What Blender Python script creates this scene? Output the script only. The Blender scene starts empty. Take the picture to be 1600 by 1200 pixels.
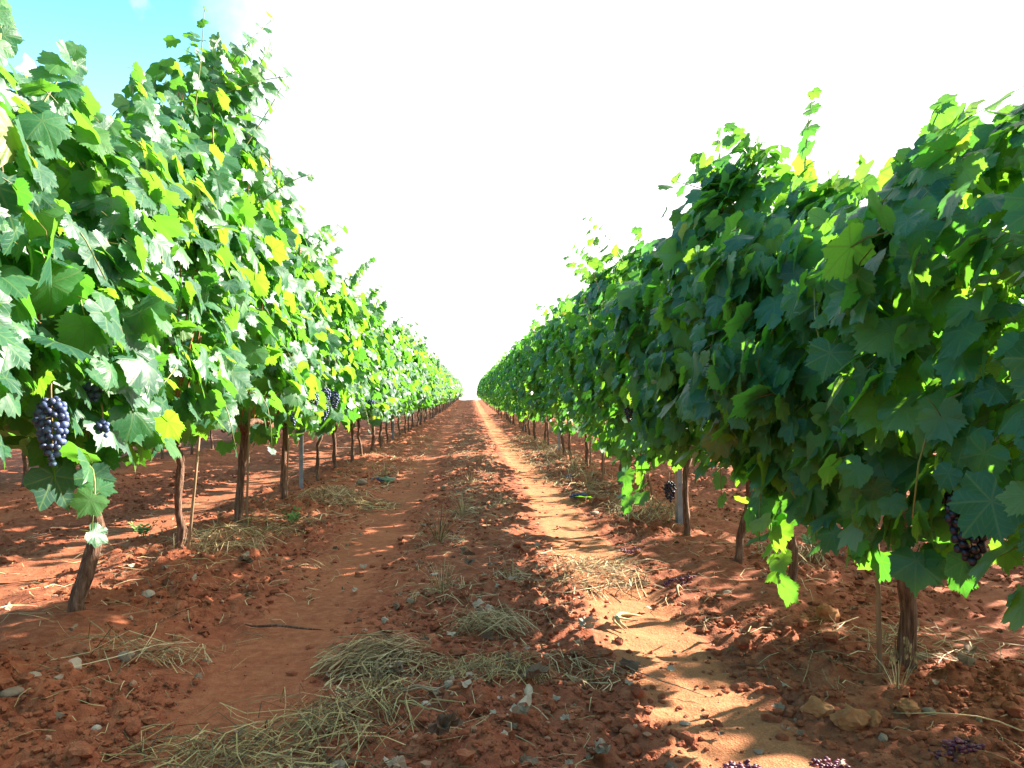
import bpy, math, random
import numpy as np
from mathutils import Matrix, Vector

rng = np.random.default_rng(11)
random.seed(11)
S = bpy.context.scene
COL = S.collection
R = math.radians

# ------------------------------------------------------------------ camera, sky, sun, exposure
CAM_H = 0.85
cam_d = bpy.data.cameras.new('camera')
cam = bpy.data.objects.new('camera', cam_d)
COL.objects.link(cam)
cam_d.sensor_width = 36.0
cam_d.lens = 28.1
cam_d.clip_start = 0.05
cam_d.clip_end = 3000
cam.location = (0, 0, CAM_H)
cam.rotation_euler = (R(90 + 1.15), 0, R(-2.98))
S.camera = cam

SUN_AZ = 25.0      # degrees ahead of +X (right of the path)
SUN_EL = 28.5
sd = Vector((math.cos(R(SUN_AZ)) * math.cos(R(SUN_EL)), math.sin(R(SUN_AZ)) * math.cos(R(SUN_EL)), math.sin(R(SUN_EL))))
sun_d = bpy.data.lights.new('sun', 'SUN')
sun = bpy.data.objects.new('sun', sun_d)
COL.objects.link(sun)
sun_d.energy = 5.0
sun_d.angle = R(0.53)
sun_d.color = (1.0, 0.93, 0.80)
sun.rotation_euler = sd.to_track_quat('Z', 'Y').to_euler()
sun.location = (20, 10, 30)

W = bpy.data.worlds.new('World')
S.world = W
W.use_nodes = True
nt = W.node_tree
nt.nodes.clear()
def N(tree, typ, **kw):
    n = tree.nodes.new(typ)
    for k, v in kw.items():
        setattr(n, k, v)
    return n
def L(tree, a, b):
    tree.links.new(a, b)
def math_node(tree, op, a, b=None, c=None, clamp=False):
    n = tree.nodes.new('ShaderNodeMath')
    n.operation = op
    n.use_clamp = clamp
    for i, v in enumerate((a, b, c)):
        if v is None:
            continue
        if isinstance(v, (int, float)):
            n.inputs[i].default_value = v
        else:
            tree.links.new(v, n.inputs[i])
    return n.outputs[0]
def mixc(tree, fac, a, b, mode='MIX'):
    n = tree.nodes.new('ShaderNodeMix')
    n.data_type = 'RGBA'
    n.blend_type = mode
    for sock, v in ((n.inputs[0], fac), (n.inputs[6], a), (n.inputs[7], b)):
        if isinstance(v, (int, float)):
            sock.default_value = v
        elif isinstance(v, tuple):
            sock.default_value = (*v[:3], 1)
        else:
            tree.links.new(v, sock)
    return n.outputs[2]
def smooth(tree, v, lo, hi, to0=0.0, to1=1.0):
    n = tree.nodes.new('ShaderNodeMapRange')
    n.interpolation_type = 'SMOOTHSTEP'
    tree.links.new(v, n.inputs[0])
    n.inputs[1].default_value = lo
    n.inputs[2].default_value = hi
    n.inputs[3].default_value = to0
    n.inputs[4].default_value = to1
    return n.outputs[0]

sky = N(nt, 'ShaderNodeTexSky', sky_type='NISHITA')
sky.sun_disc = False
sky.sun_elevation = R(SUN_EL)
sky.sun_rotation = R(90 - SUN_AZ)
sky.air_density = 1.0
sky.dust_density = 0.6
sky.ozone_density = 2.0
tc = N(nt, 'ShaderNodeTexCoord')
def dotv(v):
    n = N(nt, 'ShaderNodeVectorMath', operation='DOT_PRODUCT')
    L(nt, tc.outputs['Generated'], n.inputs[0])
    n.inputs[1].default_value = v
    return n.outputs['Value']
# bright thin overcast veil on the sun's half of the sky, clear sky on the other half
nz = N(nt, 'ShaderNodeTexNoise')
L(nt, tc.outputs['Generated'], nz.inputs['Vector'])
nz.inputs['Scale'].default_value = 4.0
nz.inputs['Detail'].default_value = 6.0
nz.inputs['Roughness'].default_value = 0.55
veil = math_node(nt, 'ADD', dotv((0.9, 0.43, 0.0)), math_node(nt, 'MULTIPLY', math_node(nt, 'SUBTRACT', nz.outputs['Fac'], 0.5), 0.7))
veil = smooth(nt, veil, 0.10, 0.30)
low = smooth(nt, dotv((0, 0, 1)), 0.08, 0.45, 1.0, 0.0)
nz2 = N(nt, 'ShaderNodeTexNoise')
L(nt, tc.outputs['Generated'], nz2.inputs['Vector'])
nz2.inputs['Scale'].default_value = 9.0
nz2.inputs['Detail'].default_value = 5.0
puff = smooth(nt, nz2.outputs['Fac'], 0.57, 0.70)
mask = math_node(nt, 'MAXIMUM', math_node(nt, 'MAXIMUM', veil, low), puff)
glow = smooth(nt, dotv(tuple(sd)), 0.1, 1.0, 3.0, 6.5)
cloudc = N(nt, 'ShaderNodeMix', data_type='RGBA', blend_type='MULTIPLY')
cloudc.inputs[0].default_value = 1.0
cloudc.inputs[6].default_value = (1.0, 0.99, 0.97, 1)
L(nt, glow, cloudc.inputs[7])
skyc = mixc(nt, 1.0, sky.outputs['Color'], (0.70, 1.40, 1.30), 'MULTIPLY')
bg = N(nt, 'ShaderNodeBackground')
L(nt, mixc(nt, mask, skyc, cloudc.outputs[2]), bg.inputs['Color'])
bg.inputs['Strength'].default_value = 0.081
out = N(nt, 'ShaderNodeOutputWorld')
L(nt, bg.outputs[0], out.inputs['Surface'])

S.view_settings.view_transform = 'Standard'
S.view_settings.look = 'None'
S.view_settings.gamma = 1
S.view_settings.use_curve_mapping = False
S.view_settings.exposure = 2.35
S.cycles.max_bounces = 8
S.cycles.transparent_max_bounces = 8

# ------------------------------------------------------------------ helpers
def tag(o, label=None, cat=None, group=None, kind=None):
    if label: o['label'] = label
    if cat: o['category'] = cat
    if group: o['group'] = group
    if kind: o['kind'] = kind
    return o
def empty(name, loc):
    o = bpy.data.objects.new(name, None)
    o.location = loc
    o.empty_display_size = 0.1
    COL.objects.link(o)
    return o
def mesh_np(name, V, F, mats, uv=None, rnd=None, matidx=None, shade=True):
    """V (n,3), F (m,3) or (m,4) int arrays"""
    V = np.asarray(V, dtype=np.float32)
    F = np.asarray(F, dtype=np.int32)
    k = F.shape[1]
    me = bpy.data.meshes.new(name)
    me.vertices.add(len(V))
    me.vertices.foreach_set('co', V.ravel())
    me.loops.add(F.size)
    me.loops.foreach_set('vertex_index', F.ravel())
    me.polygons.add(len(F))
    me.polygons.foreach_set('loop_start', np.arange(0, F.size, k, dtype=np.int32))
    if matidx is not None:
        me.polygons.foreach_set('material_index', np.asarray(matidx, dtype=np.int32))
    me.polygons.foreach_set('use_smooth', np.full(len(F), shade, dtype=bool))
    if uv is not None:
        lay = me.uv_layers.new(name='UVMap')
        lay.data.foreach_set('uv', np.asarray(uv, dtype=np.float32)[F.ravel()].ravel())
    if rnd is not None:
        at = me.attributes.new('rnd', 'FLOAT', 'POINT')
        at.data.foreach_set('value', np.asarray(rnd, dtype=np.float32))
    for m in (mats if isinstance(mats, (list, tuple)) else [mats]):
        me.materials.append(m)
    me.update()
    me.validate()
    return me
def link(name, me, parent=None, loc=(0, 0, 0)):
    o = bpy.data.objects.new(name, me)
    o.location = loc
    COL.objects.link(o)
    if parent is not None:
        o.parent = parent
    return o
def tube(P, rad, sides=6, jitter=0.0, cap=True, rs=None):
    """triangulated tube along points P with radii rad"""
    P = np.asarray(P, float)
    n = len(P)
    rad = np.broadcast_to(np.asarray(rad, float), (n,))
    T = np.gradient(P, axis=0)
    T /= np.linalg.norm(T, axis=1)[:, None] + 1e-9
    ref = np.array([0.0, 0.0, 1.0]) if abs(T[0, 2]) < 0.8 else np.array([1.0, 0.0, 0.0])
    V = []
    for i in range(n):
        a = np.cross(T[i], ref); a /= np.linalg.norm(a) + 1e-9
        b = np.cross(T[i], a)
        ang = np.linspace(0, 2 * np.pi, sides, endpoint=False)
        r = np.full(sides, rad[i])
        if jitter and rs is not None:
            r = r * (1 + jitter * rs.uniform(-1, 1, sides))
        V.append(P[i] + np.outer(np.cos(ang) * r, a) + np.outer(np.sin(ang) * r, b))
    V = np.concatenate(V)
    F = []
    for i in range(n - 1):
        for j in range(sides):
            a0, a1 = i * sides + j, i * sides + (j + 1) % sides
            F += [(a0, a1, a1 + sides), (a0, a1 + sides, a0 + sides)]
    if cap:
        for base, flip in ((0, True), ((n - 1) * sides, False)):
            for j in range(1, sides - 1):
                t = (base, base + j, base + j + 1)
                F.append(t[::-1] if flip else t)
    return V, np.array(F, dtype=np.int32)
def join(parts):
    V, F, off = [], [], 0
    for v, f in parts:
        V.append(v); F.append(np.asarray(f) + off); off += len(v)
    return np.concatenate(V), np.concatenate(F)

# hash noise, vectorised
def _h(ix, iy, seed):
    x = (ix.astype(np.int64) * 374761393 + iy.astype(np.int64) * 668265263 + seed * 974634777) & 0xFFFFFFFF
    x = ((x ^ (x >> 13)) * 1274126177) & 0xFFFFFFFF
    x = (x ^ (x >> 16)) & 0xFFFFFF
    return x / float(0xFFFFFF)
def vnoise(x, y, seed=0):
    xi, yi = np.floor(x), np.floor(y)
    fx, fy = x - xi, y - yi
    fx = fx * fx * (3 - 2 * fx); fy = fy * fy * (3 - 2 * fy)
    a, b = _h(xi, yi, seed), _h(xi + 1, yi, seed)
    c, d = _h(xi, yi + 1, seed), _h(xi + 1, yi + 1, seed)
    return (a + (b - a) * fx) * (1 - fy) + (c + (d - c) * fx) * fy
def fbm(x, y, seed=0, octv=4):
    s, a, t = 0, 0.5, 0
    for o in range(octv):
        s = s + a * vnoise(x, y, seed + o * 17); t += a
        a *= 0.5; x = x * 2.03; y = y * 2.03
    return s / t
def lumps(x, y, seed):
    """rounded clods: union of half balls, one per cell"""
    xi, yi = np.floor(x), np.floor(y)
    best = np.zeros_like(x)
    for dx in (-1, 0, 1):
        for dy in (-1, 0, 1):
            cx, cy = xi + dx, yi + dy
            px = cx + _h(cx, cy, seed); py = cy + _h(cx, cy, seed + 5)
            r = 0.18 + 0.42 * _h(cx, cy, seed + 9) ** 1.6
            q = r * r - (x - px) ** 2 - (y - py) ** 2
            best = np.maximum(best, np.sqrt(np.maximum(q, 0)))
    return best
ROW_L, ROW_R, PITCH = -1.54, 1.38, 2.9
def track_mask(x, y):
    wob = 0.06 * (vnoise(y * 0.7, y * 0 + 3.3, 71) - 0.5)
    l = np.exp(-((x + 0.64 + wob) / 0.21) ** 4)
    r = np.exp(-((x - 0.68 + wob) / 0.20) ** 4)
    o1 = np.exp(-((x - 3.62) / 0.24) ** 4)
    o2 = np.exp(-((x + 2.25) / 0.26) ** 4)
    return np.clip(l + r + o1 + o2, 0, 1)
def gz(x, y):
    x = np.asarray(x, float); y = np.asarray(y, float)
    tm = track_mask(x, y)
    yy = np.clip(y, 0, None)
    base = np.where(yy < 92, 0.86 * (yy / 92) ** 2.0, 0.86 + 0.0 * yy)
    base = base - np.clip(yy - 92, 0, None) * 0.022
    far = np.clip((y - 8) / 25, 0, 1)
    z = 0.05 * np.exp(-((x - ROW_L - 0.05) / 0.38) ** 2) + 0.03 * np.exp(-((x - ROW_R + 0.05) / 0.38) ** 2)
    z = z + 0.035 * np.exp(-((x - 0.05) / 0.42) ** 2)
    z = z - 0.035 * tm
    rough = (1 - 0.86 * tm)
    z = z + rough * (0.085 * (fbm(x * 2.2, y * 2.0, 1, 4) - 0.5) + 0.05 * (fbm(x * 9, y * 9, 2, 3) - 0.5))
    m = np.clip((fbm(x * 1.7, y * 1.7, 40, 3) - 0.30) * 3.0, 0.12, 1)
    z = z + rough * m * (1 - far) * (0.075 * lumps(x / 0.13, y / 0.13, 3) + 0.042 * lumps(x / 0.055, y / 0.055, 4) + 0.024 * lumps(x / 0.03, y / 0.03, 6))
    z = z + tm * 0.022 * (fbm(x * 4, y * 11, 9, 3) - 0.5)
    return base + z - (1 - tm) * 0.030
def gz1(x, y):
    return float(gz(np.array([x]), np.array([y]))[0])

# ------------------------------------------------------------------ materials
def mat(name):
    m = bpy.data.materials.new(name)
    m.use_nodes = True
    t = m.node_tree
    b = t.nodes['Principled BSDF']
    return m, t, b
def noise(t, vec, scale, detail=4.0, rough=0.55):
    n = t.nodes.new('ShaderNodeTexNoise')
    n.inputs['Scale'].default_value = scale
    n.inputs['Detail'].default_value = detail
    n.inputs['Roughness'].default_value = rough
    if vec is not None:
        t.links.new(vec, n.inputs['Vector'])
    return n.outputs['Fac']
def bump(t, b, h, strength, dist):
    n = t.nodes.new('ShaderNodeBump')
    n.inputs['Strength'].default_value = strength
    n.inputs['Distance'].default_value = dist
    t.links.new(h, n.inputs['Height'])
    t.links.new(n.outputs[0], b.inputs['Normal'])
    return n
def rampc(t, fac, stops):
    n = t.nodes.new('ShaderNodeValToRGB')
    cr = n.color_ramp
    while len(cr.elements) < len(stops):
        cr.elements.new(0.5)
    for e, (p, c) in zip(cr.elements, stops):
        e.position = p; e.color = (*c, 1)
    t.links.new(fac, n.inputs[0])
    return n.outputs[0]

def pos_x(t, pos):
    n = t.nodes.new('ShaderNodeSeparateXYZ')
    L(t, pos, n.inputs[0])
    return n.outputs[0]
def soil_material(name, tracks=True):
    m, t, b = mat(name)
    g = t.nodes.new('ShaderNodeNewGeometry')
    pos = g.outputs['Position']
    big = noise(t, pos, 1.3, 5)
    fine = noise(t, pos, 26, 5, 0.65)
    grain = noise(t, pos, 160, 3, 0.6)
    c1 = rampc(t, big, [(0.3, (0.200, 0.050, 0.024)), (0.55, (0.310, 0.088, 0.040)), (0.75, (0.42, 0.150, 0.070))])
    c2 = rampc(t, fine, [(0.3, (0.120, 0.032, 0.018)), (0.5, (0.28, 0.088, 0.044)), (0.72, (0.47, 0.200, 0.105))])
    c = mixc(t, 0.5, c1, c2)
    if tracks:
        at = t.nodes.new('ShaderNodeAttribute'); at.attribute_name = 'track'
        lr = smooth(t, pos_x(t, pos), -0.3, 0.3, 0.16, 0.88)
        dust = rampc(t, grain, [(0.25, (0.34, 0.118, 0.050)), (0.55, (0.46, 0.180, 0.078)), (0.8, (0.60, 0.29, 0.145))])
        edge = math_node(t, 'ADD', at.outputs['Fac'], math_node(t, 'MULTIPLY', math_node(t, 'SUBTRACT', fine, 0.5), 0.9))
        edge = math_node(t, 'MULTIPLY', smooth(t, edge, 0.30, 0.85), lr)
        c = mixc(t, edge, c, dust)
    sp = smooth(t, grain, 0.66, 0.78)
    c = mixc(t, math_node(t, 'MULTIPLY', sp, 0.45), c, (0.50, 0.30, 0.19))
    t.links.new(c, b.inputs['Base Color'])
    b.inputs['Roughness'].default_value = 0.95
    b.inputs['Specular IOR Level'].default_value = 0.15
    h = math_node(t, 'ADD', math_node(t, 'MULTIPLY', grain, 0.5), fine)
    bump(t, b, h, 0.8, 0.012)
    return m
M_SOIL = soil_material('red clay soil')
M_CLOD = soil_material('red clay clods', False)

def leaf_material():
    m, t, b = mat('vine leaf')
    uvn = t.nodes.new('ShaderNodeUVMap'); uvn.uv_map = 'UVMap'
    sep = t.nodes.new('ShaderNodeSeparateXYZ')
    L(t, uvn.outputs[0], sep.inputs[0])
    x, y = sep.outputs[0], sep.outputs[1]
    ang = math_node(t, 'ARCTAN2', x, y)
    rad = math_node(t, 'SQRT', math_node(t, 'ADD', math_node(t, 'MULTIPLY', x, x), math_node(t, 'MULTIPLY', y, y)))
    wr = math_node(t, 'WRAP', ang, 0.45, -0.45)
    aw = math_node(t, 'ABSOLUTE', wr)
    main = smooth(t, math_node(t, 'MULTIPLY', aw, rad), 0.006, 0.020, 1.0, 0.0)
    # side veins: slanted lines inside each lobe
    sv = math_node(t, 'ADD', math_node(t, 'MULTIPLY', rad, 52.0), math_node(t, 'MULTIPLY', aw, -22.0))
    side = smooth(t, math_node(t, 'SINE', sv), 0.72, 0.98, 0.0, 0.55)
    vein = math_node(t, 'MAXIMUM', main, side)
    oi = t.nodes.new('ShaderNodeObjectInfo')
    at = t.nodes.new('ShaderNodeAttribute'); at.attribute_name = 'rnd'
    rn = math_node(t, 'FRACT', math_node(t, 'ADD', oi.outputs['Random'], at.outputs['Fac']))
    rn2 = math_node(t, 'FRACT', math_node(t, 'MULTIPLY', rn, 7.31))
    g = t.nodes.new('ShaderNodeNewGeometry')
    mot = noise(t, uvn.outputs[0], 6, 3)
    col = rampc(t, rn, [(0.0, (0.012, 0.075, 0.052)), (0.35, (0.021, 0.118, 0.062)), (0.75, (0.042, 0.175, 0.062)), (0.965, (0.075, 0.22, 0.045)), (0.992, (0.13, 0.23, 0.035)), (1.0, (0.24, 0.21, 0.05))])
    col = mixc(t, 0.30, col, rampc(t, mot, [(0.35, (0.013, 0.062, 0.040)), (0.7, (0.048, 0.140, 0.06))]))
    col = mixc(t, math_node(t, 'MULTIPLY', vein, 0.5), col, (0.16, 0.26, 0.08))
    under = mixc(t, 0.45, col, (0.10, 0.22, 0.13))
    col = mixc(t, g.outputs['Backfacing'], col, under)
    brown = smooth(t, math_node(t, 'ADD', math_node(t, 'MULTIPLY', rad, 0.8), math_node(t, 'MULTIPLY', mot, 0.6)), 0.70, 0.85)
    bsel = smooth(t, rn2, 0.93, 0.97)
    col = mixc(t, math_node(t, 'MULTIPLY', brown, bsel), col, (0.22, 0.11, 0.04))
    pet = smooth(t, x, 2.0, 2.2)
    col = mixc(t, pet, col, (0.22, 0.14, 0.05))
    L(t, col, b.inputs['Base Color'])
    b.inputs['Roughness'].default_value = 0.42
    b.inputs['Specular IOR Level'].default_value = 0.48
    wrk = noise(t, uvn.outputs[0], 7, 1)
    h = math_node(t, 'SUBTRACT', math_node(t, 'MULTIPLY', wrk, 0.8), math_node(t, 'MULTIPLY', vein, 0.35))
    bp = bump(t, b, h, 0.22, 0.006)
    tr = t.nodes.new('ShaderNodeBsdfTranslucent')
    tcol = rampc(t, rn, [(0.0, (0.09, 0.36, 0.03)), (0.5, (0.18, 0.50, 0.03)), (0.93, (0.30, 0.64, 0.03)), (0.99, (0.34, 0.58, 0.04)), (1.0, (0.46, 0.44, 0.05))])
    tcol = mixc(t, math_node(t, 'MULTIPLY', vein, 0.6), tcol, (0.16, 0.30, 0.02))
    L(t, tcol, tr.inputs['Color'])
    L(t, bp.outputs[0], tr.inputs['Normal'])
    mx = t.nodes.new('ShaderNodeMixShader')
    mx.inputs[0].default_value = 0.44
    L(t, b.outputs[0], mx.inputs[1]); L(t, tr.outputs[0], mx.inputs[2])
    L(t, mx.outputs[0], t.nodes['Material Output'].inputs['Surface'])
    return m
M_LEAF = leaf_material()

def bark_material():
    m, t, b = mat('vine bark')
    tcn = t.nodes.new('ShaderNodeTexCoord')
    mp = t.nodes.new('ShaderNodeMapping')
    mp.inputs['Scale'].default_value = (60, 60, 5)
    L(t, tcn.outputs['Object'], mp.inputs['Vector'])
    f = noise(t, mp.outputs[0], 1.6, 6, 0.65)
    f2 = noise(t, tcn.outputs['Object'], 14, 3)
    c = rampc(t, f, [(0.32, (0.050, 0.024, 0.015)), (0.5, (0.17, 0.092, 0.060)), (0.66, (0.36, 0.235, 0.17))])
    c = mixc(t, math_node(t, 'MULTIPLY', f2, 0.5), c, (0.20, 0.095, 0.058))
    L(t, c, b.inputs['Base Color'])
    b.inputs['Roughness'].default_value = 0.9
    b.inputs['Specular IOR Level'].default_value = 0.2
    bump(t, b, f, 1.0, 0.02)
    return m
M_BARK = bark_material()
def simple(name, stops, scale=20, rough=0.7, spec=0.3, metal=0.0, bumpd=0.004, coord='Object', stretch=(1, 1, 1), byobj=False):
    m, t, b = mat(name)
    tcn = t.nodes.new('ShaderNodeTexCoord')
    mp = t.nodes.new('ShaderNodeMapping')
    mp.inputs['Scale'].default_value = stretch
    L(t, tcn.outputs[coord], mp.inputs['Vector'])
    f = noise(t, mp.outputs[0], scale, 5, 0.6)
    fac = f
    if byobj:
        at = t.nodes.new('ShaderNodeAttribute'); at.attribute_name = 'rnd'
        oi = t.nodes.new('ShaderNodeObjectInfo')
        fr = math_node(t, 'FRACT', math_node(t, 'ADD', at.outputs['Fac'], oi.outputs['Random']))
        fac = math_node(t, 'ADD', math_node(t, 'MULTIPLY', f, 0.45), math_node(t, 'MULTIPLY', fr, 0.55))
    L(t, rampc(t, fac, stops), b.inputs['Base Color'])
    b.inputs['Roughness'].default_value = rough
    b.inputs['Specular IOR Level'].default_value = spec
    b.inputs['Metallic'].default_value = metal
    bump(t, b, f, 0.6, bumpd)
    return m
M_CANE = simple('reddish brown cane', [(0.3, (0.20, 0.075, 0.028)), (0.55, (0.34, 0.145, 0.05)), (0.75, (0.45, 0.235, 0.09))], 30, 0.55, 0.4, stretch=(1, 1, 0.25))
M_SHOOT = simple('green shoot', [(0.3, (0.12, 0.20, 0.04)), (0.7, (0.25, 0.20, 0.07))], 30, 0.5, 0.4)
M_STAKE = simple('weathered cane stake', [(0.3, (0.22, 0.13, 0.07)), (0.7, (0.42, 0.30, 0.19))], 40, 0.8, 0.2, stretch=(1, 1, 0.1))
M_ZINC = simple('galvanised steel', [(0.3, (0.20, 0.23, 0.28)), (0.55, (0.30, 0.34, 0.40)), (0.75, (0.42, 0.46, 0.52))], 12, 0.45, 0.5, 0.75, 0.001)
M_WIRE = simple('trellis wire', [(0.3, (0.30, 0.29, 0.27)), (0.7, (0.45, 0.44, 0.42))], 30, 0.4, 0.5, 0.8, 0.0005)
M_STRAW = simple('dry straw', [(0.2, (0.095, 0.055, 0.030)), (0.42, (0.27, 0.185, 0.088)), (0.62, (0.48, 0.35, 0.16)), (0.82, (0.68, 0.53, 0.31))], 20, 0.7, 0.3, byobj=True)
M_HAY = simple('greenish hay', [(0.22, (0.050, 0.034, 0.018)), (0.42, (0.16, 0.115, 0.048)), (0.62, (0.35, 0.262, 0.10)), (0.82, (0.62, 0.47, 0.21))], 20, 0.7, 0.3, byobj=True)
M_DRY = simple('grey dry leaf', [(0.2, (0.10, 0.050, 0.028)), (0.5, (0.24, 0.15, 0.095)), (0.8, (0.46, 0.35, 0.25))], 25, 0.8, 0.25, byobj=True)
M_STONE = simple('grey limestone', [(0.3, (0.24, 0.165, 0.115)), (0.55, (0.36, 0.265, 0.195)), (0.75, (0.52, 0.41, 0.32))], 16, 0.85, 0.25, bumpd=0.006, byobj=True)
M_PEB = simple('red brown pebbles', [(0.1, (0.20, 0.065, 0.030)), (0.5, (0.33, 0.13, 0.065)), (0.72, (0.42, 0.24, 0.15)), (0.95, (0.54, 0.42, 0.33))], 16, 0.9, 0.2, bumpd=0.004, byobj=True)
M_CLODS = simple('orange clay lump', [(0.3, (0.27, 0.090, 0.036)), (0.55, (0.39, 0.165, 0.070)), (0.75, (0.50, 0.25, 0.12))], 22, 0.95, 0.15, bumpd=0.012)
M_WEED = simple('green weed', [(0.3, (0.05, 0.16, 0.03)), (0.7, (0.14, 0.28, 0.06))], 20, 0.5, 0.4)
M_RACHIS = simple('grape stem', [(0.3, (0.16, 0.13, 0.04)), (0.7, (0.30, 0.20, 0.08))], 30, 0.6, 0.3)
M_RAISIN = simple('crushed purple grapes', [(0.2, (0.055, 0.010, 0.028)), (0.5, (0.15, 0.026, 0.058)), (0.8, (0.30, 0.075, 0.11))], 60, 0.5, 0.4, byobj=True)
def grape_material(name, lo, hi, bc):
    m, t, b = mat(name)
    tcn = t.nodes.new('ShaderNodeTexCoord')
    oi = t.nodes.new('ShaderNodeObjectInfo')
    at = t.nodes.new('ShaderNodeAttribute'); at.attribute_name = 'rnd'
    rn = math_node(t, 'FRACT', math_node(t, 'ADD', oi.outputs['Random'], at.outputs['Fac']))
    f = noise(t, tcn.outputs['Object'], 90, 4, 0.6)
    blm = smooth(t, math_node(t, 'ADD', f, math_node(t, 'MULTIPLY', rn, 0.25)), lo, hi)
    c = mixc(t, blm, (0.010, 0.008, 0.024), bc)
    L(t, c, b.inputs['Base Color'])
    L(t, math_node(t, 'ADD', math_node(t, 'MULTIPLY', blm, 0.3), 0.28), b.inputs['Roughness'])
    return m
M_GRAPE = grape_material('grape skin with bloom', 0.38, 0.78, (0.09, 0.125, 0.28))
M_GRAPE_SHADE = grape_material('shaded grape skin', 0.50, 0.95, (0.030, 0.035, 0.085))  # same grapes for the right row, its shade put into the skin colour

# ------------------------------------------------------------------ ground
def spaced(a, b, s0, ratio, smax=1e9):
    v, s = [a], s0
    while v[-1] < b:
        s = min(s * ratio, smax)
        v.append(v[-1] + s)
    return v
xs_in = list(np.arange(-2.2, 2.2001, 0.0155))
xs_r = spaced(xs_in[-1], 420, 0.016, 1.045)
xs_l = [-v for v in spaced(-xs_in[0], 420, 0.016, 1.045)]
xs = np.array(sorted(set(np.round(xs_l[1:] + xs_in + xs_r[1:], 5))))
ys = list(np.arange(-6, 1.2, 0.10)) + list(np.arange(1.2, 2.4, 0.0135))
y = ys[-1]
while y < 110:
    y += max(0.0135, 0.0062 * y); ys.append(y)
while y < 900:
    y *= 1.06; ys.append(y)
ys = np.array(ys)
X, Y = np.meshgrid(xs, ys)
Z = gz(X, Y)
nx, ny = len(xs), len(ys)
idx = np.arange(nx * ny).reshape(ny, nx)
F = np.stack([idx[:-1, :-1].ravel(), idx[:-1, 1:].ravel(), idx[1:, 1:].ravel(), idx[1:, :-1].ravel()], 1)
me = mesh_np('ground', np.stack([X.ravel(), Y.ravel(), Z.ravel()], 1), F, M_SOIL)
at = me.attributes.new('track', 'FLOAT', 'POINT')
at.data.foreach_set('value', track_mask(X, Y).ravel().astype(np.float32))
tag(link('ground', me), 'red clay ground with two compacted wheel tracks between the vine rows', kind='structure')

# ------------------------------------------------------------------ leaf shapes
def leaf_shape(seed, detail=2):
    r_ = np.random.default_rng(seed)
    if detail == 2:
        # angle from the tip, radius; five toothed lobes and a petiole notch
        half = [(0, .62), (4, .545), (7, .56), (11, .49), (15, .52), (19, .455), (24, .46), (29, .425), (34, .48), (38, .465), (43, .52), (47, .50), (51, .585), (55, .51), (59, .53), (64, .465), (69, .48), (75, .435), (81, .43), (87, .465), (92, .44), (97, .485), (102, .445), (107, .485), (113, .43), (119, .45), (126, .40), (133, .41), (141, .345), (150, .32), (163, .20)]
    else:
        half = [(0, .62), (10, .50), (17, .51), (28, .41), (41, .50), (51, .57), (62, .48), (79, .40), (93, .46), (106, .47), (124, .41), (142, .35), (163, .2)]
    A = [a for a, _ in half] + [360 - a for a, _ in half[:0:-1]]
    Q = [q for _, q in half] + [q for _, q in half[:0:-1]]
    A = np.radians(np.array(A)); Q = np.array(Q) * (1 + r_.uniform(-.08, .08, len(A)))
    sx = r_.uniform(.92, 1.08)
    ring = np.stack([np.sin(A) * Q * sx, np.cos(A) * Q], 1)
    n = len(A)
    droop, fold, curl = r_.uniform(.15, .6), r_.uniform(.05, .34), r_.uniform(-.2, .2)
    tw = r_.uniform(-.5, .5)
    def zf(P):
        x, y = P[:, 0], P[:, 1]
        r2 = x * x + y * y
        an = np.arctan2(x, y)
        w = 0.016 * np.cos(an * 7.0) * np.clip(np.sqrt(r2) / .5, 0, 1)
        return -droop * r2 + fold * np.abs(x) * 0.6 + curl * x * y * 2 + w + tw * x * y * .5 + 0.035 * np.sin(an * 3 + seed) * np.sqrt(r2)
    if detail == 2:
        k = n // 2 + 1
        iA = A[::2]; iQ = np.minimum(Q[::2], .46) * .55
        inner = np.stack([np.sin(iA) * iQ * sx, np.cos(iA) * iQ], 1)
        m_ = len(inner)
        P = np.concatenate([[[0, 0]], inner, ring])
        F = []
        for i in range(m_):
            F.append((0, 1 + (i + 1) % m_, 1 + i))
        for i in range(m_):
            a, b_ = 1 + i, 1 + (i + 1) % m_
            o0 = 1 + m_ + 2 * i
            o1 = 1 + m_ + (2 * i + 1) % n
            o2 = 1 + m_ + (2 * i + 2) % n if 2 * i + 2 < n + 1 else 1 + m_
            if i == m_ - 1:
                o2 = 1 + m_
                if o1 == 1 + m_:
                    F += [(a, b_, o0), (b_, 1 + m_, o0)]
                    continue
            F += [(a, o1, o0), (a, b_, o1), (b_, o2, o1)]
    else:
        P = np.concatenate([[[0, 0]], ring])
        F = [(0, 1 + (i + 1) % n, 1 + i) for i in range(n)]
    V = np.concatenate([P, zf(P)[:, None]], 1)
    UV = P.copy()
    if detail == 2:   # petiole: a thin three-sided stem behind the blade
        o = len(V)
        c0, c1, c2 = np.array([0, 0.01, -0.004]), np.array([0, -.22, -.05]), np.array([0, -.42, -.22])
        pv = []
        for c in (c0, c1, c2):
            pv += [c + (-.012, 0, 0), c + (.012, 0, 0), c + (0, 0, -.02)]
        for i in range(2):
            for j in range(3):
                a, b_ = o + 3 * i + j, o + 3 * i + (j + 1) % 3
                F += [(a, b_, b_ + 3), (a, b_ + 3, a + 3)]
        V = np.concatenate([V, np.array(pv)])
        UV = np.concatenate([UV, np.full((9, 2), 3.0)])
    F = np.array(F, dtype=np.int32)
    # blade normal up
    e = np.cross(V[F[0, 1]] - V[F[0, 0]], V[F[0, 2]] - V[F[0, 0]])
    if e[2] < 0:
        F = F[:, ::-1].copy()
    return V, F, UV
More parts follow.
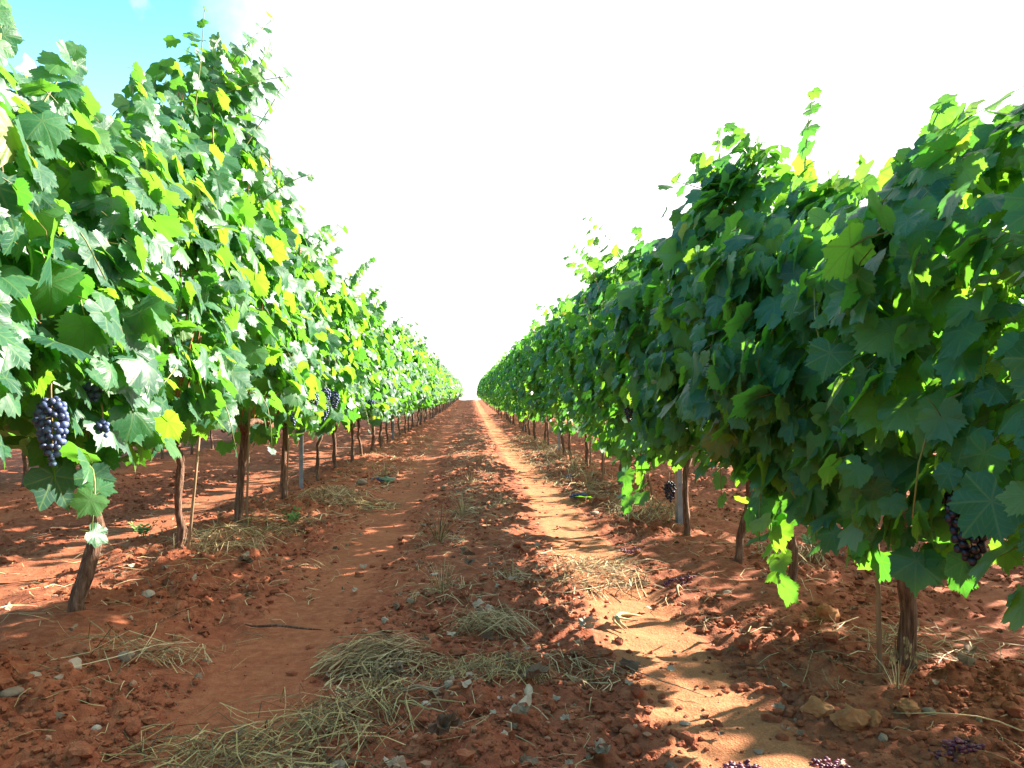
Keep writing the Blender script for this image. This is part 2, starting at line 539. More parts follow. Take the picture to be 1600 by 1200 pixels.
HI = [leaf_shape(100 + i, 2) for i in range(14)]
LO = [leaf_shape(200 + i, 1) for i in range(8)]
LEAF_ME = [mesh_np('leaf', *(h[:2]), M_LEAF, uv=h[2]) for h in HI]

def leaf_frames(pos, nrm, tip, scale):
    """matrices (n,3,3) with columns x,y(tip),z(normal) scaled"""
    nrm = nrm / (np.linalg.norm(nrm, axis=1)[:, None] + 1e-9)
    tip = tip - (tip * nrm).sum(1)[:, None] * nrm
    tip = tip / (np.linalg.norm(tip, axis=1)[:, None] + 1e-9)
    x = np.cross(tip, nrm)
    return np.stack([x, tip, nrm], 2) * scale[:, None, None]
def bake_leaves(name, shapes, pos, M, rnd, which):
    Vs, Fs, Us, Rs, off = [], [], [], [], 0
    for k, (V, F, U) in enumerate(shapes):
        s = np.where(which % len(shapes) == k)[0]
        if not len(s):
            continue
        v = np.einsum('nij,vj->nvi', M[s], V) + pos[s][:, None, :]
        f = F[None] + (np.arange(len(s)) * len(V))[:, None, None] + off
        Vs.append(v.reshape(-1, 3)); Fs.append(f.reshape(-1, 3))
        Us.append(np.tile(U, (len(s), 1))); Rs.append(np.repeat(rnd[s], len(V)))
        off += len(s) * len(V)
    return mesh_np(name, np.concatenate(Vs), np.concatenate(Fs), M_LEAF, uv=np.concatenate(Us), rnd=np.concatenate(Rs))

# ------------------------------------------------------------------ canopy model (local: x across the row, y along, z up from ground)
def canopy(rs, n, top, bot, inner, half=0.66, dens_low=0.42, wide=1.0, lift=0.0, size=0.128, holes=0.33, pathside=.62):
    """top(y), bot(y): arrays; inner: sign of the path side. Returns pos, nrm, tip, scale"""
    pos = np.zeros((0, 3)); nrm = np.zeros((0, 3)); sc = np.zeros(0)
    sd_ = rs.integers(0, 9999)
    while len(pos) < n:
        k = n * 2
        yy = rs.uniform(-half, half, k)
        t_, b_ = top(yy), bot(yy)
        u = rs.uniform(0, 1, k)
        u = np.where(rs.uniform(0, 1, k) < 0.12, u ** 0.5, u)
        h = b_ + (t_ - b_) * u
        side = np.where(rs.uniform(0, 1, k) < pathside, inner, -inner)
        prof = np.interp(h, [0.2, 0.55, 0.85, 1.3, 1.7, 2.1, 2.6], [0.20, 0.30, 0.40, 0.42, 0.37, 0.29, 0.26]) * wide
        prof = prof * (0.75 + 0.55 * vnoise(yy * 3.1 + 7, h * 3.1, sd_))
        prof = prof * np.clip((t_ - h) / 0.25, 0.25, 1)
        shell = rs.uniform(0, 1, k) < 0.66
        frac = np.where(shell, rs.uniform(0.72, 1.08, k), rs.uniform(-0.2, 0.8, k))
        x = side * prof * frac
        keep = vnoise(yy * 5.2, h * 5.2 + side * 31, sd_ + 3) + 0.25 * rs.uniform(-1, 1, k) > holes
        keep &= rs.uniform(0, 1, k) < np.interp(h, [.6, 1.05], [dens_low, 1])
        keep &= h > b_ + lift * np.clip(.5 + x / .35, 0, 1)
        upz = rs.normal(0.50, 0.42, k)
        nn = np.stack([side * np.where(shell, 0.95, 0.3) + rs.normal(0, .42, k), rs.normal(0, .60, k), upz + 0.5 * np.clip(1 - (t_ - h) / 0.3, 0, 1)], 1)
        s = np.exp(rs.normal(np.log(size), 0.30, k)).clip(0.06, 0.20) * np.clip(0.55 + (t_ - h) / 0.45, 0.55, 1)
        P = np.stack([x, yy, h], 1)[keep]
        pos = np.concatenate([pos, P]); nrm = np.concatenate([nrm, nn[keep]]); sc = np.concatenate([sc, s[keep]])
    pos, nrm, sc = pos[:n], nrm[:n], sc[:n]
    tip = np.stack([np.sign(pos[:, 0]) * .25 + rs.normal(0, .35, n), rs.normal(0, .55, n), np.full(n, -1.0)], 1)
    return pos, nrm, tip, sc
def shoot_leaves(rs, P, s0, s1, n, inner):
    """leaves alternating along a shoot polyline P"""
    P = np.asarray(P, float)
    t = np.linspace(0.05, 1, n)
    tt = t * (len(P) - 1)
    i = np.minimum(tt.astype(int), len(P) - 2)
    f = (tt - i)[:, None]
    q = P[i] * (1 - f) + P[i + 1] * f
    d = P[i + 1] - P[i]; d /= np.linalg.norm(d, axis=1)[:, None]
    side = np.where(np.arange(n) % 2 == 0, 1.0, -1.0)[:, None]
    lat = np.cross(d, [inner * 1.0, 0.2, 0.2]); lat /= np.linalg.norm(lat, axis=1)[:, None] + 1e-9
    s = np.linspace(s0, s1, n) * rs.uniform(.85, 1.15, n)
    q = q + lat * side * s[:, None] * 0.30
    nrm = np.stack([np.full(n, inner * .7) + rs.normal(0, .4, n), rs.normal(-.25, .4, n), rs.normal(.5, .3, n)], 1)
    tip = lat * side * .7 + np.array([0, 0, -.8]) + rs.normal(0, .3, (n, 3))
    return q, nrm, tip, s
def bez(P0, P1, P2, n):
    t = np.linspace(0, 1, n)[:, None]
    return (1 - t) ** 2 * np.array(P0) + 2 * t * (1 - t) * np.array(P1) + t * t * np.array(P2)

# ------------------------------------------------------------------ berries
def ico(sub):
    import bmesh
    bm = bmesh.new()
    bmesh.ops.create_icosphere(bm, subdivisions=sub, radius=1)
    V = np.array([v.co[:] for v in bm.verts]); Fq = np.array([[v.index for v in f.verts] for f in bm.faces])
    bm.free()
    return V, Fq
ICO1, ICO2, ICO3 = ico(1), ico(2), ico(3)
BERRY = mesh_np('grape', ICO2[0], ICO2[1], M_GRAPE)
BERRY_SHADE = mesh_np('grape', ICO2[0], ICO2[1], M_GRAPE_SHADE)
def bunch_points(rs, length, width, r, wing=0.25):
    pts = []
    tries = 0
    while tries < 5000:
        tries += 1
        u = rs.uniform(0, 1) ** 0.85
        w = np.interp(u, [0, .08, .3, .7, 1], [.45, .85, 1, .72, .22]) * width / 2
        a = rs.uniform(0, 2 * np.pi)
        k = w - r * rs.uniform(0.75, 1.25)
        p = np.array([math.cos(a) * k, math.sin(a) * k, -u * (length - 2 * r) - r])
        if all(np.linalg.norm(p - q) > 1.72 * r for q in pts):
            pts.append(p)
    return np.array(pts)
def bunch(parent, loc, length=0.17, width=0.09, r=0.0095, hero=False, seed=1, lean=0.0, label=None, dark=False):  # dark: use the berry skin with shade in its colour
    """a hanging bunch: stem with berries under it"""
    rs = np.random.default_rng(seed)
    pts = bunch_points(rs, length, width, r)
    stem = [tube([(0, 0, .05), (0.003, 0, .02), (0, 0, -length * .45), (0.002, 0.002, -length * .85)], [.003, .003, .0025, .0015], 5)]
    for p in pts[::6]:
        stem.append(tube([(0, 0, p[2] + .01), p], [.0015, .001], 4))
    V, F_ = join(stem)
    o = link('grape_bunch', mesh_np('grape_bunch_stem', V, F_, M_RACHIS), parent, loc)
    o.rotation_euler = (lean, rs.uniform(-.12, .12), rs.uniform(0, 6))
    if label: o['label'] = label
    if hero:
        for p in pts:
            g = link('grape', BERRY_SHADE if dark else BERRY, o, p)
            s = r * rs.uniform(.9, 1.12)
            g.scale = (s, s, s * rs.uniform(1, 1.12))
            g.rotation_euler = tuple(rs.uniform(0, 6, 3))
    else:
        base = ICO2 if length > .1 and hero is not None else ICO1
        vs, fs, rn = [], [], []
        for p in pts:
            s = r * rs.uniform(.9, 1.12)
            vs.append(base[0] * s + p); fs.append(base[1])
            rn.append(np.full(len(base[0]), rs.uniform()))
        V, F_ = join(list(zip(vs, fs)))
        link('grapes', mesh_np('grapes', V, F_, M_GRAPE_SHADE if dark else M_GRAPE, rnd=np.concatenate(rn)), o)['kind'] = 'stuff'
    return o

# ------------------------------------------------------------------ vines
def trunk_geo(rs, lean, height, r0, arms=True, sides=9):
    n = 9
    t = np.linspace(0, 1, n)
    wob = np.cumsum(rs.normal(0, .011, (n, 2)), 0); wob -= wob[0]
    P = np.stack([lean[0] * t + wob[:, 0], lean[1] * t + wob[:, 1], -0.05 + t * (height + .05)], 1)
    rad = .80 * r0 * np.interp(t, [0, .1, .5, .9, 1], [1.30, 1.02, .86, .92, .8]) * (1 + rs.normal(0, .07, n))
    parts = [tube(P, rad, sides, 0.13, True, rs)]
    if arms:
        for s in (-1, 1):
            e = P[-1] + np.array([rs.normal(0, .03), s * rs.uniform(.32, .5), rs.uniform(-.03, .06)])
            parts.append(tube(bez(P[-1] - (0, 0, .03), P[-1] + (0, s * .1, .08), e, 5), np.linspace(r0 * .72, r0 * .42, 5), 7, .12, True, rs))
    # hanging strips of bark
    if arms:
        for _ in range(9):
            a = rs.uniform(0, 6.28); i = rs.integers(1, n - 2)
            q = np.array([math.cos(a), math.sin(a), 0])
            s0 = P[i] + q * (rad[i] * 1.02); s1 = P[i + 1] + q * (rad[i + 1] * rs.uniform(1.02, 1.3))
            w = np.cross(q, [0, 0, 1]) * rs.uniform(.003, .007)
            V = np.array([s0 - w, s0 + w, s1 + w * .6 + q * .002, s1 - w * .6 + q * .002, (s0 + s1) / 2 + q * .004])
            parts.append((V, np.array([(0, 1, 4), (1, 2, 4), (2, 3, 4), (3, 0, 4)])))
    V, F_ = join(parts)
    return V, F_, P

TOP_L = ([-3, 1.2, 2.0, 2.5, 3.0, 3.6, 4.1, 4.6, 5.0, 5.5, 7, 9, 14, 40], [1.70, 1.70, 1.74, 1.78, 1.84, 1.95, 2.45, 2.92, 2.80, 2.25, 2.16, 2.10, 2.14, 2.15])
TOP_R = ([-3, 1.2, 1.9, 2.3, 2.7, 3.2, 3.7, 4.2, 5, 6.1, 8, 10, 14, 40], [1.55, 1.55, 1.63, 1.62, 1.60, 1.66, 2.02, 1.80, 1.76, 1.98, 1.95, 1.98, 2.02, 2.08])
BOT_L = ([-3, 2.2, 3, 4, 6, 9, 40], [.58, .58, .62, .58, .56, .55, .55])
BOT_R = ([-3, 1.7, 2.5, 3.2, 4, 5, 7, 9, 40], [.36, .36, .42, .50, .58, .50, .48, .50, .52])

def in_frame(P, margin=0.04):
    """does the world point fall inside the camera's view (for choosing which leaves are parts)"""
    yaw, pit = R(2.98), R(1.15)
    d = P - np.array([0, 0, CAM_H])
    fwd = np.array([math.sin(yaw) * math.cos(pit), math.cos(yaw) * math.cos(pit), math.sin(pit)])
    rt = np.array([math.cos(yaw), -math.sin(yaw), 0]); up = np.cross(rt, fwd)
    zc = d @ fwd
    return (zc > .2) & (np.abs(d @ rt) < zc * (.64 + margin)) & (np.abs(d @ up) < zc * (.48 + margin))

def near_vine(row, d, label, seed, lean=(0, 0), r0=.036, bunches=(), shoots=(), clear=(), n=620, xoff=0.0, hide_part=False):
    rs = np.random.default_rng(seed)
    left = row == 'L'
    x0 = (ROW_L if left else ROW_R) + xoff
    inner = 1.0 if left else -1.0
    z0 = gz1(x0, d)
    root = empty('grapevine', (x0, d, z0))
    grp = 'grapevines of the sunlit left row' if left else 'grapevines of the shaded right row'
    tag(root, label, 'grapevine', grp)
    V, F_, P = trunk_geo(rs, lean, rs.uniform(.60, .68), r0, True, 10)
    link('trunk', mesh_np('trunk', V, F_, M_BARK), root)
    tp, bt = (TOP_L, BOT_L) if left else (TOP_R, BOT_R)
    top = lambda yy: np.interp(yy + d, *tp) + 0.30 * (vnoise(yy * 3.0 + d * 3.0, yy * 0 + seed, 5) - 0.5) + 0.22 * (vnoise(yy * 9.0 + d, yy * 0 + seed, 8) - 0.5)
    bot = lambda yy: np.interp(yy + d, *bt) + 0.26 * (vnoise(yy * 3.3 + d * 3.3, yy * 0 + seed, 6) - 0.45)
    data = [canopy(rs, n, top, bot, inner, lift=.36 if inner < 0 else .08, holes=(.29 if d < 3 else .35) if inner < 0 else .33, dens_low=.60, size=(.118 if inner < 0 else .124) * (.80 if d < 1.6 else 1), pathside=.70 if inner < 0 else .62)]
    # canes rising from the arms through the canopy
    head = P[-1]
    for k in range(9):
        s = rs.choice([-1, 1]); a = head + np.array([rs.normal(0, .02), s * rs.uniform(.02, .42), rs.uniform(0, .06)])
        te = a[1] + rs.normal(0, .12)
        hz = float(top(np.array([te]))[0]) - rs.uniform(.05, .5)
        e = np.array([rs.normal(inner * .10, .16), te, hz])
        c = np.array([a[0] + inner * rs.normal(.12, .12), (a[1] + te) / 2 + rs.normal(0, .08), (a[2] + hz) / 2 - .1])
        v, f = tube(bez(a, c, e, 7), np.linspace(.0062, .003, 7), 6)
        link('cane', mesh_np('cane', v, f, M_CANE), root)
    # free shoots reaching out of the top
    allsh = list(shoots)
    for k in range(4):
        yy = rs.uniform(-.5, .5); h = float(top(np.array([yy]))[0])
        a = np.array([rs.normal(inner * .1, .1), yy, h - .25])
        e = a + np.array([rs.normal(inner * .10, .14), rs.normal(0, .18), rs.uniform(.16, .40)])
        allsh.append((a, (a + e) / 2 + (0, rs.normal(0, .05), .06), e, 12, .155, .075))
    for k in range(2):   # shoots flopping out of the face on the path side
        yy = rs.uniform(-.5, .5); h = rs.uniform(.8, 1.5)
        a = np.array([inner * .3, yy, h]); e = a + np.array([inner * rs.uniform(.12, .25), rs.normal(0, .2), -rs.uniform(.1, .35)])
        allsh.append((a, a + np.array([inner * .15, 0, .08]), e, 7, .12, .06))
    for a, c, e, nl, s0, s1 in allsh:
        a, c, e = (np.array(v, float) for v in (a, c, e))
        pl = bez(a, c, e, 6)
        v, f = tube(pl, np.linspace(.0042, .0018, 6), 5)
        link('shoot', mesh_np('shoot', v, f, M_SHOOT), root)
        data.append(shoot_leaves(rs, pl, s0, s1, nl, inner))
    nfree = sum(len(q[0]) for q in data[1:])
    pos, nrm, tip, sc = (np.concatenate([q[i] for q in data]) for i in range(4))
    free = np.zeros(len(pos)); free[len(pos) - nfree:] = 1
    keep = np.ones(len(pos), bool)
    for (cx, cy, cz_, rx, ry, rz) in clear:
        q = ((pos[:, 0] - cx) / rx) ** 2 + ((pos[:, 1] - cy) / ry) ** 2 + ((pos[:, 2] - cz_) / rz) ** 2
        keep &= q > 1
    pos, nrm, tip, sc, free = pos[keep], nrm[keep], tip[keep], sc[keep], free[keep]
    M = leaf_frames(pos, nrm, tip, sc)
    which = rs.integers(0, 1000, len(pos)); rnd = rs.uniform(0, 1, len(pos))
    score = pos[:, 0] * inner + free * .5 + rs.uniform(0, .1, len(pos)) + sc * .6 + (pos[:, 2] > top(pos[:, 1]) - .25) * .12
    score = score - 100 * (~in_frame(pos + np.array([x0, d, z0])))
    order = np.argsort(-score)
    nin = int((score > -50).sum())
    k = 0 if hide_part else min(300, nin)
    for i in order[:k]:
        o = bpy.data.objects.new('leaf', LEAF_ME[which[i] % len(LEAF_ME)])
        COL.objects.link(o)
        o.parent = root
        m4 = Matrix([[*M[i, r_], pos[i, r_]] for r_ in range(3)] + [[0, 0, 0, 1]])
        o.matrix_basis = m4
    rest = order[k:]
    if len(rest):
        link('foliage', bake_leaves('foliage', LO, pos[rest], M[rest], rnd[rest], which[rest]), root)['kind'] = 'stuff'
    for b in bunches:
        bunch(root, dark=not left, **b)  # right row bunches take the skin coloured as in shade
    return root

LEFT_D = [0.90, 2.02, 3.17, 4.36, 5.42, 6.72, 8.25, 9.3, 10.6, 11.6, 12.7, 13.9]
RIGHT_D = [0.35, 1.42, 2.50, 3.38, 4.10, 5.06, 6.35, 7.55, 8.6, 9.7, 10.8, 11.8, 13.9]
LL = ['sunlit left row grapevine cut by the left picture edge, nearest the camera',
      'sunlit left row grapevine with the big blue grape bunch and two small ones',
      'nearest left row grapevine whose thick bare trunk shows whole down to the soil',
      'tall left row grapevine with a crooked trunk and a shoot rising high against blue sky',
      'left row grapevine with a straight trunk and thin cane, above a dry grass mound',
      'left row grapevine standing just before the nearest grey metal post, dark bunches in it',
      'left row grapevine just behind the nearest grey metal post, with a thin bent trunk',
      'second left row grapevine past the nearest metal post, dark bunch under its leaves',
      'third left row grapevine past the nearest metal post, leaning stem',
      'fourth left row grapevine past the nearest metal post',
      'fifth left row grapevine past the nearest metal post',
      'left row grapevine two places before the second metal post']
RL = ['right row grapevine mostly outside the picture at the bottom right corner',
      'shaded right row grapevine at the picture edge with the large dark grape bunch',
      'nearest right row grapevine with a thick peeling trunk and a thin stake beside it',
      'right row grapevine whose leafy shoot hangs down almost to the red soil',
      'right row grapevine with a bare curved trunk leaning to the right',
      'right row grapevine by the nearest post with a small bunch hanging low before its trunk',
      'right row grapevine first behind the nearest post, with low leafy shoot touching the ground',
      'second right row grapevine past the nearest post, thin dark trunk above pale grass',
      'third right row grapevine past the nearest post',
      'fourth right row grapevine past the nearest post, dry grass at its foot',
      'fifth right row grapevine past the nearest post',
      'right row grapevine just before the second metal post',
      'right row grapevine first behind the second metal post']
# details per vine: local coordinates (x towards +X, y up the slope, z above the ground)
LSET = {
 1: dict(bunches=[dict(loc=(.375, .27, .825), length=.20, width=.092, r=.0098, hero=True, seed=5, label='large blue grape bunch with pale bloom, hanging in full sun'),
                  dict(loc=(.38, .50, .87), length=.075, width=.075, r=.0095, hero=True, seed=6, label='small blue bunch half hidden right of the big bunch'),
                  dict(loc=(.40, .52, .755), length=.085, width=.05, r=.009, hero=True, seed=7, label='small narrow bunch hanging lowest, below the half hidden one')],
         clear=[(.52, .12, .78, .22, .17, .17), (.36, .27, .76, .14, .11, .14), (.50, .42, .78, .14, .13, .12)],
         shoots=[((.42, .35, .62), (.5, .3, .66), (.52, .2, .46), 6, .13, .09), ((.3, 0, 1.6), (.4, 0, 1.8), (.35, -.05, 2.02), 11, .12, .06), ((.25, .2, 1.7), (.3, .2, 1.95), (.22, .15, 2.1), 11, .13, .06)]),
 2: dict(lean=(.035, .02), r0=.036, xoff=.03, clear=[(.45, -.45, .8, .16, .14, .12)]),
 3: dict(lean=(-.03, .0), r0=.028, shoots=[((.1, .0, 2.3), (.2, -.05, 2.6), (.40, .25, 2.98), 16, .15, .07), ((.2, .3, 2.2), (.35, .4, 2.5), (.45, .45, 2.75), 14, .15, .08), ((.2, .1, 2.3), (.3, .2, 2.6), (.42, .15, 2.8), 14, .15, .08), ((.15, -.3, 2.2), (.2, -.35, 2.4), (.25, -.45, 2.7), 9, .12, .05), ((.25, .35, 1.9), (.45, .4, 2.1), (.60, .35, 2.12), 8, .10, .05)]),
 4: dict(lean=(.03, 0), r0=.036, bunches=[dict(loc=(.38, -.1, .75), length=.10, width=.06, seed=8), dict(loc=(.42, .35, .88), length=.13, width=.08, seed=9)], clear=[(.45, .35, .84, .14, .10, .11)]),
 5: dict(lean=(.02, 0), r0=.028, bunches=[dict(loc=(.40, -.35, .92), length=.15, width=.09, seed=10), dict(loc=(.42, -.05, .90), length=.16, width=.09, seed=11), dict(loc=(.36, -.2, .78), length=.13, width=.09, seed=12)], clear=[(.48, -.2, .82, .16, .24, .14)]),
 6: dict(lean=(.04, 0), r0=.024), 7: dict(lean=(-.03, 0), r0=.030, bunches=[dict(loc=(.4, 0, .8), seed=21, length=.13)]),
 8: dict(lean=(-.05, 0), r0=.028), 9: dict(lean=(-.04, 0), r0=.026), 10: dict(lean=(.0, 0), r0=.032), 11: dict(lean=(-.03, 0), r0=.03)}
RSET = {
 1: dict(shoots=[((-.15, .1, .7), (-.2, .12, .6), (-.18, .12, .30), 8, .14, .10), ((-.10, .55, .75), (-.2, .6, .65), (-.16, .62, .42), 7, .14, .10)], bunches=[dict(loc=(-.26, .34, .66), length=.19, width=.095, r=.0098, hero=True, seed=13, label='large dark grape bunch hanging in shade over the soil'),
                  dict(loc=(-.22, .45, .72), length=.14, width=.08, r=.0095, seed=14), dict(loc=(-.12, .40, .86), length=.14, width=.08, seed=15)],
         clear=[(-.40, .24, .56, .20, .14, .17), (-.25, .42, .70, .12, .10, .10)]),
 2: dict(lean=(-.05, .02), r0=.034, shoots=[((-.22, .30, .78), (-.36, .32, .72), (-.34, .34, .36), 9, .15, .10), ((-.20, .05, .80), (-.32, .02, .72), (-.28, 0, .42), 8, .15, .11), ((-.18, -.15, .85), (-.30, -.2, .75), (-.26, -.22, .45), 8, .15, .10), ((.02, -.35, .8), (-.1, -.4, .7), (-.08, -.42, .40), 8, .14, .1)], bunches=[dict(loc=(-.24, .36, .63), length=.12, width=.07, seed=16)], clear=[]),
 3: dict(lean=(-.02, 0), r0=.026, shoots=[((-.12, -.30, .75), (-.26, -.38, .50), (-.21, -.42, .14), 14, .14, .12), ((-.2, .0, .8), (-.33, .0, .7), (-.3, .02, .42), 8, .15, .1), ((-.1, -.4, 1.45), (-.12, -.4, 1.75), (-.06, -.38, 2.02), 15, .14, .06)],
         bunches=[dict(loc=(-.3, .2, .98), length=.14, width=.09, seed=17)], clear=[(-.36, .2, .9, .12, .1, .1)]),
 4: dict(lean=(.06, .05), r0=.027, shoots=[((-.15, -.35, 1.8), (-.2, -.35, 2.0), (-.18, -.3, 2.16), 10, .12, .05)]),
 5: dict(lean=(.02, 0), r0=.026, bunches=[dict(loc=(-.14, -.12, .36), length=.15, width=.08, seed=18, label='small dark bunch hanging low in front of the trunk'),
                  dict(loc=(-.34, .1, .85), length=.15, width=.09, seed=19), dict(loc=(-.33, -.25, .87), length=.16, width=.10, seed=20)],
         clear=[(-.40, .1, .78, .15, .12, .13), (-.40, -.25, .8, .15, .12, .13)]),
 6: dict(lean=(.0, 0), r0=.030, shoots=[((-.28, -1.1, .65), (-.40, -1.15, .45), (-.36, -1.2, .13), 15, .15, .12), ((-.22, -1.3, .65), (-.33, -1.35, .45), (-.30, -1.35, .18), 13, .15, .12), ((-.2, -.3, 1.85), (-.35, -.4, 2.1), (-.55, -.6, 2.15), 9, .10, .04)]),
 7: dict(lean=(.02, 0), r0=.026, xoff=.05, bunches=[dict(loc=(-.3, 0, .8), seed=22, length=.13)]),
 8: dict(lean=(.0, 0), r0=.024, xoff=.06), 9: dict(r0=.027, xoff=.03), 10: dict(r0=.026), 11: dict(r0=.026), 12: dict(r0=.026)}
for i, d in enumerate(LEFT_D):
    near_vine('L', d, LL[i], 300 + i, n=1000 if 0 < i < 6 else 820, **LSET.get(i, {}))
for i, d in enumerate(RIGHT_D):
    near_vine('R', d, RL[i], 400 + i, n=1150 if i < 4 else 960 if i < 7 else 820, **RSET.get(i, {}))

# farther vines: trunk and foliage, a few shapes that repeat
def far_shape(seed, n, shapes, sc_mul, inner):
    rs = np.random.default_rng(seed)
    tw = rs.uniform(0, 99)
    top = lambda yy: 2.06 + 0.55 * (vnoise(yy * 3.2 + tw, yy * 0, 5) - 0.5) + 0.25 * (vnoise(yy * 9 + tw, yy * 0, 8) - .5)
    bot = lambda yy: 0.52 + 0.24 * (vnoise(yy * 3.3 + tw, yy * 0, 6) - 0.5)
    data = [canopy(rs, n, top, bot, inner, lift=.36 if inner < 0 else .08, holes=(.29 if d < 3 else .35) if inner < 0 else .33, dens_low=.60, size=(.118 if inner < 0 else .124) * (.80 if d < 1.6 else 1), pathside=.70 if inner < 0 else .62)]
    for k in range(3):
        yy = rs.uniform(-.5, .5)
        a = np.array([rs.normal(inner * .1, .1), yy, 1.95]); e = a + np.array([rs.normal(inner * .1, .15), rs.normal(0, .15), rs.uniform(.15, .42)])
        data.append(shoot_leaves(rs, bez(a, (a + e) / 2 + (0, 0, .05), e, 5), .16, .09, 10, inner))
    pos, nrm, tip, sc = (np.concatenate([q[i] for q in data]) for i in range(4))
    return bake_leaves('foliage', shapes, pos, leaf_frames(pos, nrm, tip, sc * sc_mul), rs.uniform(0, 1, len(pos)), rs.integers(0, 999, len(pos)))
MID = {s: [far_shape(500 + k + int(s * 50), 720, LO, 1.05, s) for k in range(5)] for s in (1.0, -1.0)}
FARF = {s: [far_shape(700 + k + int(s * 50), 330, LO, 1.40, s) for k in range(4)] for s in (1.0, -1.0)}
TRK = []
for k in range(6):
    rs = np.random.default_rng(800 + k)
    V, F_, _ = trunk_geo(rs, (rs.normal(0, .04), rs.normal(0, .02)), .66, rs.uniform(.024, .034), False, 7)
    TRK.append(mesh_np('trunk', V, F_, M_BARK))
rs = np.random.default_rng(900)
def far_vine(x, d, inner, label, group):
    root = empty('grapevine', (x + rs.normal(0, .03), d, gz1(x, d)))
    tag(root, label, 'grapevine', group)
    t = link('trunk', TRK[rs.integers(0, 6)], root); t.rotation_euler[2] = rs.uniform(0, 6)
    pool = MID if d < 36 else FARF
    f = link('foliage', pool[inner][rs.integers(0, len(pool[inner]))], root)
    f['kind'] = 'stuff'
    f.scale = (rs.uniform(.92, 1.1), rs.choice([1.0]) * rs.uniform(.98, 1.08), rs.uniform(.94, 1.05) * (.93 if 'behind' in group else 1))
    return root
POST_L = [7.38, 16.1, 24.7, 33.3, 42.0, 50.6, 59.2, 67.8, 76.4, 85.0, 93.6, 102.2]
POST_R = [5.42, 12.8, 21.3, 29.9, 38.5, 47.1, 55.7, 64.3, 72.9, 81.5, 90.1, 98.7]
ORD = ['first', 'second', 'third', 'fourth', 'fifth', 'sixth', 'seventh', 'eighth', 'ninth', 'tenth', 'eleventh', 'twelfth', 'thirteenth']
def rowfill(x, d0, d1, inner, posts, name, group):
    d, cnt = d0, {}
    while d < d1:
        k = sum(p < d for p in posts)
        if k == 0 or posts is POST_X:
            lab = name
        elif k < len(posts):
            m = cnt[k] = cnt.get(k, 0) + 1
            lab = f'{name}, {ORD[m - 1]} past its {ORD[k - 1]} metal post' if k < 5 else f'{name} between its {ORD[k - 1]} and {ORD[k]} metal posts'
        else:
            lab = f'{name} past its last metal post at the crest'
        far_vine(x, d, inner, lab, group)
        d += 1.16 * rs.uniform(.92, 1.08)
POST_X = []
rowfill(ROW_L, 15.05, 104, 1.0, POST_L, 'distant vine of the sunlit left row', 'grapevines of the sunlit left row')
rowfill(ROW_R, 15.0, 102, -1.0, POST_R, 'distant vine of the shaded right row', 'grapevines of the shaded right row')
rowfill(ROW_R + PITCH, -1.0, 42, -1.0, POST_X, 'vine of the next row, glimpsed behind the shaded right row', 'grapevines behind the right row')
rowfill(ROW_L - PITCH, 3.5, 26, 1.0, POST_X, 'vine of the next row, glimpsed behind the sunlit left row', 'grapevines behind the left row')
far_vine(ROW_L, -0.25, 1.0, 'vine of the left row beside the camera, outside the picture', 'grapevines of the sunlit left row')
far_vine(ROW_R, -0.75, -1.0, 'vine of the right row beside the camera, outside the picture', 'grapevines of the shaded right row')

# ------------------------------------------------------------------ posts, stakes, wires
def post_mesh():
    w, dpt, lip, th = .05, .035, .014, .0025
    prof = [(-w / 2 + lip, dpt), (-w / 2, dpt), (-w / 2, 0), (w / 2, 0), (w / 2, dpt), (w / 2 - lip, dpt)]
    inn = [(-w / 2 + lip, dpt - th), (-w / 2 + th, dpt - th), (-w / 2 + th, th), (w / 2 - th, th), (w / 2 - th, dpt - th), (w / 2 - lip, dpt - th)]
    loop = prof + inn[::-1]
    n = len(loop)
    V = [(x, y, z) for z in (-.15, 1.95) for x, y in loop]
    Fq = [(i, (i + 1) % n, n + (i + 1) % n, n + i) for i in range(n)]
    m = 6
    for i in range(m - 1):
        a, b, c, d_ = i, i + 1, n - 2 - i, n - 1 - i
        Fq += [(n + a, n + b, n + c, n + d_)]
    return mesh_np('trellis_post', np.array(V), np.array(Fq), M_ZINC, shade=False)
def notch_mesh():
    parts = []
    for z in np.arange(.25, 1.9, .13):
        for s in (-1, 1):
            V = np.array([(s * .0262, .004, z), (s * .0262, .020, z + .004), (s * .031, .016, z + .022), (s * .0262, .004, z + .012)])
            parts.append((V, np.array([(0, 1, 2), (0, 2, 3)])))
    V, F_ = join(parts)
    return mesh_np('wire_hook', V, F_, M_ZINC, shade=False)
PM, NM = post_mesh(), notch_mesh()
